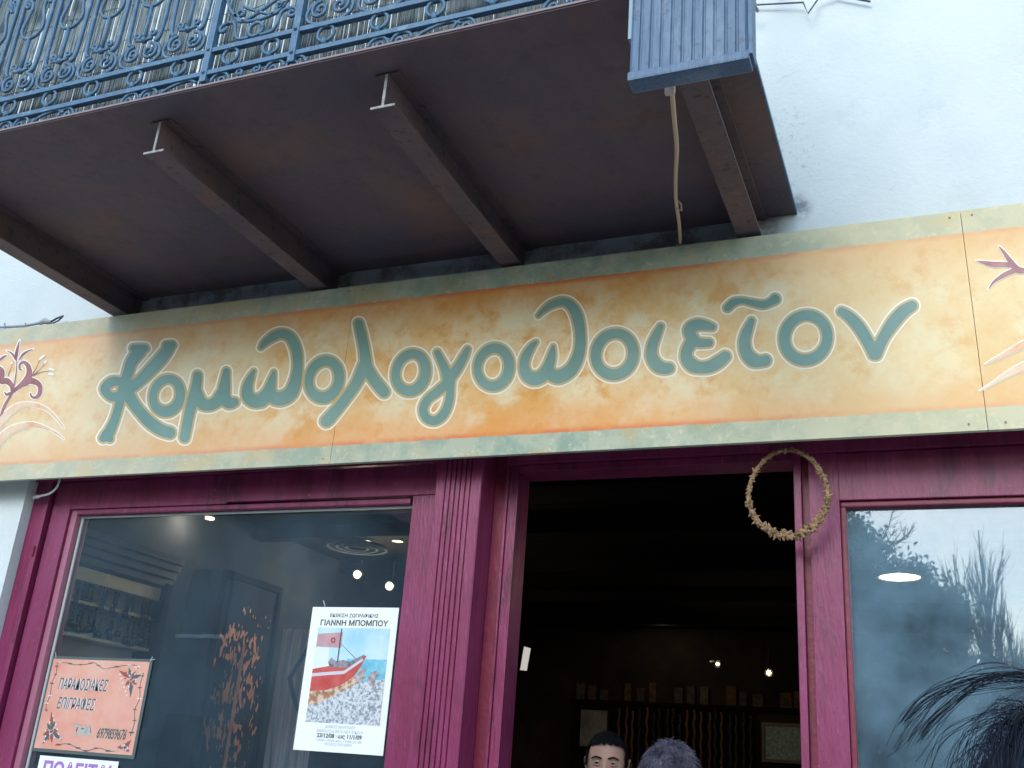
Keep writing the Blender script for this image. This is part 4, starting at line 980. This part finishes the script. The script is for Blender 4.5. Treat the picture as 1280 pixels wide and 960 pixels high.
# strings of amber and brown beads
sm = []
for v in range(4):
    mb = MB(); L = [.30, .42, .36, .5][v]; nb = int(L/.02)
    for i in range(nb): mb.ball((.004*math.sin(i), 0, -.01 - i*.02), (.010, .010, .0105), 6, 4)
    mb.tube([(0, 0, -L), (0, 0, -L-.05)], [.004, .014], 6)
    sm.append(mb.mesh('bead_string', (M_brownbead, M_darkbead, M_brownbead, M_darkbead)[v], True))
spots_ = [(x_, z_) for z_ in (2.19,) for x_ in np.arange(-2.33, -1.33, .052)]
for i, (x_, z_) in enumerate(spots_):
    v = random.randrange(4)
    inst('bead_string', sm[v], None, (x_+random.uniform(-.01, .01), 4.868, z_-random.uniform(0, .05)), label='%s %s string of worry beads on the back display board' % (('leftmost', 'second', 'third', 'fourth', 'fifth', 'sixth', 'seventh', 'eighth', 'ninth', 'tenth', 'eleventh', 'twelfth', 'thirteenth', 'fourteenth', 'fifteenth', 'sixteenth', 'seventeenth', 'eighteenth', 'nineteenth', 'rightmost')[min(i, 19)], 'brown' if v in (0, 2) else 'black'), cat='beads', group='strings of worry beads on the back wall')

# ------------------------------------------------------------------ people
def head_mesh(mb, c, yaw, sc=1.0, skin=0, dark=1, white=2, brow=3):
    """head at eye-level centre c, looking along -Y turned by yaw"""
    c = Vector(c); Rz = Matrix.Rotation(yaw, 3, 'Z'); nu, nv = 56, 44; vs = []
    g = lambda a, s_: math.exp(-(a/s_)**2)
    def pt(ph, th):
        x = math.sin(ph)*math.sin(th); y = -math.sin(ph)*math.cos(th); z = math.cos(ph)
        X_ = x*.076; Y_ = y*.096; Z_ = z*.119
        if z < 0:
            k_ = (-z)**1.6; X_ *= 1 - .34*k_; 
            if y < 0: Y_ = Y_*(1 - .10*k_) - .004*k_
            else: Y_ *= 1 - .35*k_
        if y > 0: Y_ *= 1.03; X_ *= 1.0 + .03*max(0, z)
        if y < 0:
            f = -y
            Y_ += .008*f*f                                  # flatter face
            Y_ -= .0065*g(Z_-.022, .012)*g(abs(X_)-.028, .028)*f   # brow ridge
            Y_ += .013*(g(X_-.031, .015)+g(X_+.031, .015))*g(Z_-.002, .012)*f     # eye sockets
            nz = max(0, min(1, (.020-Z_)/.058)); 
            if -.052 < Z_ < .026: Y_ -= (.006+.022*nz**1.3)*g(X_, .0075+.006*nz)*f * (1 if Z_ > -.040 else max(0, (Z_+.052)/.012))
            Y_ -= .006*g(Z_+.066, .006)*g(X_, .020)*f; Y_ -= .006*g(Z_+.078, .006)*g(X_, .018)*f     # lips
            Y_ += .003*g(Z_+.072, .003)*g(X_, .022)*f
            Y_ -= .008*g(Z_+.102, .014)*g(X_, .020)*f      # chin
            Y_ -= .005*(g(X_-.044, .016)+g(X_+.044, .016))*g(Z_+.028, .018)*f     # cheekbones
        return Vector((X_, Y_, Z_))
    vs = [pt(0.0001, 0)]
    for i in range(1, nv):
        for j in range(nu): vs.append(pt(math.pi*i/nv, 2*math.pi*j/nu))
    vs.append(pt(math.pi-.0001, 0))
    fs = [(0, 1+(j+1) % nu, 1+j) for j in range(nu)]
    for i in range(nv-2):
        a = 1+i*nu
        for j in range(nu): fs.append((a+j, a+(j+1) % nu, a+nu+(j+1) % nu, a+nu+j))
    a = 1+(nv-2)*nu; e = len(vs)-1; fs += [(a+j, a+(j+1) % nu, e) for j in range(nu)]
    mb.m = skin; mb.add([c + Rz @ (v*sc) for v in vs], fs)
    def put(fn, m):
        t = MB(); fn(t); mb.m = m; mb.add([c + Rz @ (Vector(v)*sc) for v in t.v], t.f)
    for s in (-1, 1):
        put(lambda t: t.ball((s*.031, -.0715, .002), .0115, 14, 10), white)
        put(lambda t: t.ball((s*.031, -.0806, .002), (.0060, .0036, .0056), 10, 8), dark)
        put(lambda t: t.tube(cr([(s*.018, -.0805, .0025), (s*.026, -.0868, .0052), (s*.035, -.0872, .0052), (s*.045, -.0800, .0025)], 4), .0011, 5), dark)
        for zz_, lift in ((.0078, .006), (-.0030, -.0035)):   # lids
            put(lambda t: t.tube(cr([(s*.017, -.079, .001), (s*.025, -.0855, zz_), (s*.034, -.086, zz_), (s*.046, -.078, .001)], 4), [.0015]+[.0030]*11+[.0015], 6), skin)
        put(lambda t: t.tube(cr([(s*.012, -.093, .019), (s*.024, -.0955, .0235), (s*.038, -.091, .0245), (s*.053, -.079, .017)], 5), [.0015]+[.0030]*5+[.0032]*5+[.0026]*4+[.0008], 6), brow)
        put(lambda t: (t.tube(cr([(s*.074, .002, -.028), (s*.080, .004, -.008), (s*.086, .014, .018), (s*.084, .026, .020), (s*.081, .030, .000), (s*.076, .016, -.024)], 4), .0048, 6), t.ball((s*.077, .014, -.002), (.005, .014, .024), 8, 6)), skin)
    mb.m = 0

def scalp(c, yaw, sc, n_, L, m, name, parent, style='short', front=.083, seed=1):
    """hair: a thin cap that follows the skull plus many strands"""
    rn = random.Random(seed); c = Vector(c); Rz = Matrix.Rotation(yaw, 3, 'Z'); mb = MB()
    def inhair(d):
        X_, Y_, Z_ = d.x*.076, d.y*.096, d.z*.119
        if d.y < -.15:
            hl = front - .006*(X_/.05)**2 + .002*math.sin(X_*300)
            if abs(X_) > .066: hl = -.005
            return Z_ > hl
        if style == 'long': return Z_ > -.09
        return Z_ > (.0 if d.y < .25 else -.075)
    # cap
    nu, nv = 64, 48; grid = {}
    def dirv(i, j):
        ph = math.pi*i/nv; th = 2*math.pi*j/nu; return Vector((math.sin(ph)*math.sin(th), -math.sin(ph)*math.cos(th), math.cos(ph)))
    th_ = .0055 if style == 'short' else .020
    for i in range(nv):
        for j in range(nu):
            ds = [dirv(i, j), dirv(i, j+1), dirv(i+1, j+1), dirv(i+1, j)]
            if inhair(sum(ds, Vector())/4):
                q = [c + Rz @ (Vector((d.x*(.0775+th_), d.y*(.0985+th_), d.z*(.1195+th_)))*sc) for d in ds]
                if i == 0: q = q[1:]
                mb.add(q, [tuple(range(len(q)))[::-1]])
    for k_ in range(n_):
        while True:
            d = Vector((rn.gauss(0, 1), rn.gauss(0, 1), rn.gauss(0, 1))).normalized()
            if inhair(d): break
        p = Vector((d.x*(.0765+th_*.8), d.y*(.0975+th_*.8), d.z*(.1185+th_*.8)))
        if style == 'short':
            t = (d*.45 + (Vector((d.x, d.y, -.6))*.8) + Vector((rn.gauss(0, .22), rn.gauss(0, .22) + .1, rn.gauss(0, .2)))).normalized(); l_ = L*rn.uniform(.5, 1.2)
            pts = [p, p + t*l_*.5, p + (t*.9 + Vector((0, 0, -.25)))*l_]
            wd_ = .0009
        else:
            l_ = L*rn.uniform(.6, 1.1); pts = [p]; q = p.copy(); t = (d*.28 + Vector((0, .25, -.15)) + Vector((rn.gauss(0, .10), rn.gauss(0, .10), rn.gauss(0, .08)))).normalized()
            for s in range(7):
                q = q + t*l_/7; t = (t*.72 + Vector((rn.gauss(0, .08), rn.gauss(0, .08), -.42))).normalized()
                # keep outside the skull
                e_ = (q.x/.090)**2 + (q.y/.11)**2 + (q.z/.132)**2
                if e_ < 1.0: q = q/math.sqrt(e_)
                pts.append(q.copy())
            wd_ = .0006
        if style == 'long' and any(((v.x/.135)**2 + (v.y/.16)**2 + (v.z/.17)**2) > 1 for v in pts if v.z > -.10): continue
        pts = [c + Rz @ (v*sc) for v in pts]
        side = (pts[1]-pts[0]).cross(Vector((rn.gauss(0, 1), rn.gauss(0, 1), rn.gauss(0, 1)))).normalized()*wd_
        vs = []; k2 = len(pts)
        for i, v in enumerate(pts):
            f = 1 - .8*i/(k2-1); vs += [v-side*f, v+side*f]
        mb.add(vs, [(2*i, 2*i+1, 2*i+3, 2*i+2) for i in range(k2-1)])
    return mb.build(name, m, parent)

def person(x, y, eye, yaw, label, skin_c, hair_m, hair_kw, jacket, trousers, scale=1.0):
    """continuous body grown with a Skin modifier round posed joints; head fused on the same mesh"""
    M_skin = mat('skin', skin_c, .55, col2=tuple(a*.9 for a in skin_c), nscale=30)
    M_skin.node_tree.nodes['Principled BSDF'].inputs['Subsurface Weight'].default_value = .12; M_skin.node_tree.nodes['Principled BSDF'].inputs['Subsurface Radius'].default_value = (.01, .004, .002)
    o = empty('person', (x, y, 0), label, 'person', rz=yaw); s = eye/1.66
    def grow(J, E, R, lv=1):
        me = bpy.data.meshes.new('b'); me.from_pydata([tuple(Vector(p)*s) for p in J], E, []); ob = bpy.data.objects.new('b', me); COL.objects.link(ob)
        md = ob.modifiers.new('s', 'SKIN'); 
        for i, r in enumerate(R): me.skin_vertices[0].data[i].radius = ((r[0]*s, r[1]*s) if isinstance(r, tuple) else (r*s, r*s))
        me.skin_vertices[0].data[0].use_root = True; md.use_smooth_shade = True
        ob.modifiers.new('u', 'SUBSURF').levels = lv
        bpy.context.view_layer.update(); m2 = bpy.data.meshes.new_from_object(ob.evaluated_get(bpy.context.evaluated_depsgraph_get()))
        v = [tuple(q.co) for q in m2.vertices]; f = [tuple(p.vertices) for p in m2.polygons]; bpy.data.objects.remove(ob); return v, f
    J = [(0, .01, .95), (0, .015, 1.10), (0, .02, 1.28), (0, .02, 1.42), (0, .015, 1.50), (0, 0, 1.58)]; R = [(.15, .11), (.14, .10), (.16, .11), (.13, .09), (.058, .058), (.052, .055)]
    E = [(0, 1), (1, 2), (2, 3), (3, 4), (4, 5)]
    for sx in (-1, 1):
        b0 = len(J)
        J += [(sx*.17, .02, 1.43), (sx*.215, .04, 1.18), (sx*.20, -.12, 1.02), (sx*.17, -.22, .99), (sx*.165, -.27, .98)]; R += [.058, .045, .037, .027, (.036, .020)]
        E += [(3, b0), (b0, b0+1), (b0+1, b0+2), (b0+2, b0+3), (b0+3, b0+4)]
        for fi, (dx, L) in enumerate(((-.027, .068), (-.009, .078), (.009, .074), (.026, .058))):
            b1 = len(J); J += [(sx*.165+dx, -.305, .978), (sx*.165+dx*1.1, -.305-L*.55, .972), (sx*.165+dx*1.1, -.305-L*.9, .950)]; R += [.0095, .0088, .0075]
            E += [(b0+4, b1), (b1, b1+1), (b1+1, b1+2)]
        b1 = len(J); J += [(sx*.165-sx*.030, -.262, .972), (sx*.165-sx*.050, -.290, .962), (sx*.165-sx*.055, -.315, .952)]; R += [.012, .0105, .009]; E += [(b0+4, b1), (b1, b1+1), (b1+1, b1+2)]
        b2 = len(J); J += [(sx*.09, .01, .88), (sx*.10, .0, .50), (sx*.105, .03, .10), (sx*.11, -.02, .045), (sx*.12, -.13, .035)]; R += [.09, .060, .042, .045, (.042, .030)]
        E += [(0, b2), (b2, b2+1), (b2+1, b2+2), (b2+2, b2+3), (b2+3, b2+4)]
    mb = MB(); v, f = grow(J, E, R); mb.add(v, f); head_mesh(mb, (0, -.01, eye), 0, 1.0)
    mb.build('body', [M_skin, M_black, mat('eye_white', (.6, .58, .56), .3), hair_m], o, smooth=True)
    Jj = [(0, .01, .90), (0, .015, 1.10), (0, .02, 1.28), (0, .02, 1.43), (0, .018, 1.485)]; Rj = [(.175, .135), (.16, .125), (.178, .13), (.15, .108), (.072, .07)]
    Ej = [(0, 1), (1, 2), (2, 3), (3, 4)]
    for sx in (-1, 1):
        b0 = len(Jj); Jj += [(sx*.175, .02, 1.435), (sx*.218, .04, 1.18), (sx*.20, -.12, 1.02), (sx*.172, -.21, .99)]; Rj += [.073, .058, .050, .042]; Ej += [(3, b0), (b0, b0+1), (b0+1, b0+2), (b0+2, b0+3)]
    mb = MB(); v, f = grow(Jj, Ej, Rj); mb.add(v, f); mb.build('jacket', jacket, o, smooth=True)
    Jt = [(0, .01, .96)]; Rt = [(.165, .13)]; Et = []
    for sx in (-1, 1):
        b0 = len(Jt); Jt += [(sx*.09, .01, .86), (sx*.10, .0, .50), (sx*.107, .03, .10)]; Rt += [.102, .078, .066]; Et += [(0, b0), (b0, b0+1), (b0+1, b0+2)]
    mb = MB(); v, f = grow(Jt, Et, Rt); mb.add(v, f); mb.build('trousers', trousers, o, smooth=True)
    for sx in (-1, 1):
        mb = MB(); mb.ball((sx*.115*s, -.05*s, .045), (.052, .145, .050), 14, 8); mb.box((sx*.115*s-.048, -.05*s-.13, .0), (sx*.115*s+.048, -.05*s+.12, .018), .006); mb.build('shoe', M_black, o, smooth=True)
    scalp((0, -.01, eye), 0, 1.0, m=hair_m, name='hair', parent=o, **hair_kw)
    return o
M_hblack = mat('black_hair', (.008, .008, .012), .8, spec=.15)
M_hgrey = mat('grey_hair', (.035, .035, .055), .7, spec=.2, col2=(.17, .17, .22), nscale=26, ramp=(.35, .68))
M_hdark = mat('dark_brown_hair', (.009, .012, .024), .55, spec=.25)
q = P(751, 955, y=1.0)
person(q[0], 1.0 + .08, q[2], R_(12), 'dark haired man in the doorway facing the street', (.62, .38, .30), M_hblack, dict(n_=2600, L=.014, style='short', front=.070, seed=3), mat('navy_jacket', (.02, .025, .05), .8), mat('dark_trousers', (.03, .03, .035), .8))
q = P(838, 922, y=.20)
person(q[0], .20, q[2]-.132, R_(180+6), 'grey haired man in the doorway seen from behind', (.50, .30, .22), M_hgrey, dict(n_=7000, L=.026, style='short', front=.05, seed=5), mat('brown_jacket', (.06, .045, .035), .8), mat('grey_trousers', (.08, .08, .085), .8))
pw_ = person(.098, -1.875, 1.556, R_(180-8), 'dark haired passer-by close to the camera in front of the right window', (.55, .33, .25), M_hdark, dict(n_=20000, L=.34, style='long', front=.055, seed=8), mat('dark_coat', (.03, .03, .04), .8), mat('blue_jeans', (.05, .08, .15), .8))
# wind-blown locks arching to the left over the head
rn = random.Random(4); mb = MB()
def lock(uvs, depth, n_, spread, wd_):
    base = [P(u, v, y=depth) for u, v in uvs]
    for i in range(n_):
        o_ = np.array([rn.gauss(0, spread), rn.gauss(0, spread*1.5), rn.gauss(0, spread)]); sh_ = rn.gauss(0, spread*.6)
        pts = [Vector(p + o_*(.3+.7*k_/len(base)) + np.array([0, 0, sh_*math.sin(k_)])) for k_, p in enumerate(base)]
        mb.tube(cr(pts, 4), wd_, 3, False)
lock([(1325, 860), (1280, 846), (1240, 843), (1205, 850), (1172, 866), (1150, 880), (1128, 902)], -1.93, 14, .0045, .00032)
lock([(1330, 870), (1290, 848), (1258, 848), (1222, 858), (1192, 880), (1165, 905), (1150, 925)], -1.93, 20, .0065, .00030)
lock([(1300, 852), (1262, 846), (1220, 852), (1185, 868), (1160, 888), (1140, 910), (1120, 940)], -1.94, 12, .010, .00028)
lock([(1340, 920), (1290, 895), (1250, 892), (1215, 912), (1190, 940), (1180, 975)], -1.93, 10, .012, .00030)
lk = mb.build('loose_locks', M_hdark, None); lk.parent = pw_; bpy.context.view_layer.update(); lk.matrix_parent_inverse = pw_.matrix_world.inverted()

# ------------------------------------------------------------------ the far side of the street, behind the camera (seen in the glass)
M_bark = mat('bark', (.10, .08, .065), .9, col2=(.16, .13, .11), nscale=9)
M_ever = mat('evergreen', (.035, .06, .03), .8, col2=(.06, .09, .04), nscale=2)
def tree(x, y, h, label, kind, seed):
    rn = random.Random(seed); o = empty('tree' if kind != 'poplar' else 'poplar_tree', (x, y, -.13), label, 'tree', 'trees across the street')
    tr = MB(); br = MB(); tips = []
    tr.tube([(0, 0, 0), (.05, 0, h*.2), (0, .08, h*.45), (.03, 0, h*.7), (0, 0, h*.97)], [h*.016, h*.013, h*.010, h*.006, h*.001], 9)
    def branch(p, d, L, r, lev):
        pts = [p]; q = p.copy()
        for i in range(4):
            d = (d + Vector((rn.gauss(0, .12), rn.gauss(0, .12), rn.gauss(.04, .08)))*(.45 if kind == 'poplar' else 1)).normalized(); q = q + d*L/4; pts.append(q.copy())
        br.tube(pts, [r, r*.8, r*.6, r*.4, r*.2], 5 if lev < 2 else 3)
        tips.append(q.copy())
        if lev < (3 if kind == 'bare' else 2):
            for i in range(5 if kind != 'poplar' else 4):
                t = rn.uniform(.25, 1); pp_ = pts[int(t*3.99)]
                sp = .13 if kind == 'poplar' else .75
                branch(pp_.copy(), (d + Vector((rn.gauss(0, sp), rn.gauss(0, sp), rn.gauss(.1, sp*.6)))).normalized(), L*rn.uniform(.45, .7), r*.5, lev+1)
    nb = {'bare': 11, 'ever': 16, 'poplar': 40}[kind]
    for i in range(nb):
        z = h*(rn.uniform(.06, .7) if kind == 'poplar' else rn.uniform(.25, .9)); a = rn.uniform(0, 6.28); k_ = 1 - z/h*.6
        d = Vector((math.cos(a), math.sin(a), {'bare': .7, 'ever': .35, 'poplar': 5.5}[kind])).normalized()
        branch(Vector((0, 0, z)), d, h*{'bare': .26, 'ever': .24, 'poplar': .34}[kind]*k_, h*(.004 if kind == 'poplar' else .008), 0)
    tr.build('trunk', M_bark, o, smooth=True); br.build('branches', M_bark, o)
    if kind == 'ever':
        lf = MB(); 
        for t in tips:
            for k_ in range(80):
                c_ = t + Vector((rn.gauss(0, h*.035), rn.gauss(0, h*.035), rn.gauss(0, h*.03))); u_ = Vector((rn.gauss(0, 1), rn.gauss(0, 1), rn.gauss(0, 1))).normalized(); v_ = u_.orthogonal().normalized()
                s_ = rn.uniform(.05, .11); lf.add([c_-u_*s_, c_+v_*s_*.5, c_+u_*s_, c_-v_*s_*.5], [(0, 1, 2, 3)])
        lf.build('crown', M_ever, o, kind='stuff')
for a in [(-2.6, -23, 8.4, 'ever', 'dense evergreen tree across the street behind the camera'), (-.9, -24, 7.2, 'ever', 'low evergreen beside the bare poplars across the street'), (-6.0, -24, 9.5, 'ever', 'broad evergreen further left across the street'), (-3.2, -34, 15, 'bare', 'tall bare spreading tree behind the evergreens'),
          (.35, -27, 8.6, 'poplar', 'narrow bare poplar right of the evergreens'), (1.05, -27.5, 9.4, 'poplar', 'tallest bare poplar across the street'), (1.6, -28, 7.4, 'poplar', 'short bare poplar at the right end of the row'), (-12, -22, 8.5, 'ever', 'dark evergreen left of the parked car across the street'),
          (-17, -23, 11, 'bare', 'bare tree far left across the street'), (-9, -26, 12, 'bare', 'large bare tree left of the evergreens'), (-24, -24, 10, 'ever', 'evergreen at the far left end of the street'), (-30, -20, 9, 'ever', 'last evergreen at the far left')]:
    tree(a[0], a[1], a[2], a[4], a[3], int(abs(a[0]*10)+a[2]*7))
# hedge added to block the bright sky reflected in the right-hand glass
rn = random.Random(11); hd = MB()
for i in range(16000):
    x = rn.uniform(-9, 5); z = rn.uniform(-.1, 3.6 + .25*math.sin(x*1.7) + .2*math.sin(x*4.1)); y = -15 - rn.random()**2*1.2
    c_ = Vector((x, y, z)); u_ = Vector((rn.gauss(0, 1), rn.gauss(0, 1), rn.gauss(0, 1))).normalized(); v_ = u_.orthogonal(); s_ = rn.uniform(.06, .13)
    hd.add([c_-u_*s_, c_+v_*s_*.6, c_+u_*s_, c_-v_*s_*.6], [(0, 1, 2, 3)])
hd.build('hedge', M_ever, label='tall dark hedge added behind the stone wall to block the sky in the glass', cat='hedge', kind='stuff')
# hills
mb = MB(); vs = []; nx = 80
for i in range(nx+1):
    x = -400 + 800*i/nx; hh = 16 + 12*math.sin(i*.21) + 6*math.sin(i*.53+1)
    vs += [(x, -230, -2), (x, -260, hh*.6), (x, -300, hh)]
mb.add(vs, [(3*i+j, 3*i+j+1, 3*i+j+4, 3*i+j+3) for i in range(nx) for j in range(2)])
mb.build('hills', mat('hill_scrub', (.07, .09, .06), .95, col2=(.14, .13, .09), nscale=.05), kind='structure')
# stone garden wall
gw = empty('garden_wall', (-8, -12.2, 0), 'low rubble stone wall on the far side of the street', 'wall'); 
rel(box('core', (-24, -12.4, -.13), (4.5, -12.05, 1.25), mat('wall_mortar', (.22, .21, .19), .9), gw), gw)
mst = mat('rubble_stone', (.24, .23, .21), .85, col2=(.36, .34, .31), nscale=3, bump=.4, bscale=14)
sts = []
for v in range(5):
    mb = MB().box((-.22-.03*v, -.05, -.115), (.22+.02*v, .05, .115), .035); sts.append(mb.mesh('stone', mst))
for r_ in range(5):
    x = -13 + .2*(r_ % 2)
    while x < 4.3:
        o = inst('stone', random.choice(sts), gw, (x, -12.05, .02+r_*.25), (0, random.uniform(-.04, .04), 0)); o.matrix_parent_inverse = Matrix.Translation(-Vector(gw.location)); x += .54
# house opposite, left (reflected as a dull grey-blue shape)
oh = empty('opposite_house', (-19, -17, 0), 'grey rendered house across the street to the left', 'building')
def oo(name, a, b_, m): o = MB().box(a, b_).build(name, m, oh); rel(o, oh)
oo('wall', (-27, -22, -.13), (-11.5, -15, 6.8), mat('grey_render', (.20, .21, .20), .9, col2=(.28, .28, .26), nscale=1.5)); oo('roof', (-27.5, -22.5, 6.8), (-11, -14.5, 7.15), M_frame_d)
for i in range(4):
    for z in (1.0, 4.0): oo('window', (-26+i*3.6, -15.0, z), (-24.9+i*3.6, -14.97, z+1.4), mat('dark_pane', (.03, .04, .05), .2)); oo('window_frame', (-26.08+i*3.6, -14.975, z-.08), (-24.82+i*3.6, -14.94, z), M_white)
# parked car
cc = empty('parked_car', (-6.3, -8.0, -.12), 'silver car parked across the street, faint in the left window', 'car')
paint_c = mat('car_paint', (.36, .40, .42), .25, metal=.5)
prof = [(-2.1,.35),(-2.15,.62),(-1.95,.85),(-1.2,.95),(-.55,1.38),(.75,1.42),(1.45,1.0),(2.05,.90),(2.15,.62),(2.1,.35)]
def extr(name, prof, y0, y1, m, inset=0):
    mb = MB(); k_ = len(prof); cen = np.mean(prof, axis=0)
    rows = [(y0, .94), (y0+.12, 1), (y1-.12, 1), (y1, .94)]; vs = []
    for y_, f in rows: vs += [(cen[0]+(px-cen[0])*f, y_, cen[1]+(pz-cen[1])*f) for px, pz in prof]
    fs = [(r*k_+i, r*k_+(i+1) % k_, (r+1)*k_+(i+1) % k_, (r+1)*k_+i) for r in range(3) for i in range(k_)] + [tuple(range(k_-1, -1, -1)), tuple(3*k_+i for i in range(k_))]
    mb.add(vs, fs); return mb.build(name, m, cc)
extr('body', prof, -.84, .84, paint_c)
gm = mat('car_glass', (.02, .03, .035), .05)
for y_ in (.785, -.815): MB().add([(-1.0, y_+.015, .97), (1.25, y_+.015, .97), (.70, y_+.015, 1.33), (-.5, y_+.015, 1.30), (-1.0, y_, .97), (1.25, y_, .97), (.70, y_, 1.33), (-.5, y_, 1.30)], [(0,1,2,3), (7,6,5,4), (0,4,5,1), (1,5,6,2), (2,6,7,3), (3,7,4,0)]).build('side_window', gm, cc)
MB().add([(-1.24,-.66,.965), (-.60,-.60,1.385), (-.60,.60,1.385), (-1.24,.66,.965)], [(0,1,2,3)]).build('windscreen', gm, cc)
for x_ in (-1.35, 1.35):
    for y_ in (-.78, .78):
        t = MB(); t.tube([(x_, y_-.1, .31), (x_, y_+.1, .31)], .31, 20); wl_ = t.build('wheel', M_black, cc, smooth=False); t = MB(); t.tube([(x_, y_-.107, .31), (x_, y_+.107, .31)], .19, 14); t.build('rim', M_metal, wl_)
for y_ in (-.6, .6): MB().ball((-2.10, y_, .66), (.06, .16, .08), 10, 6).build('headlight', M_white, cc, smooth=True)
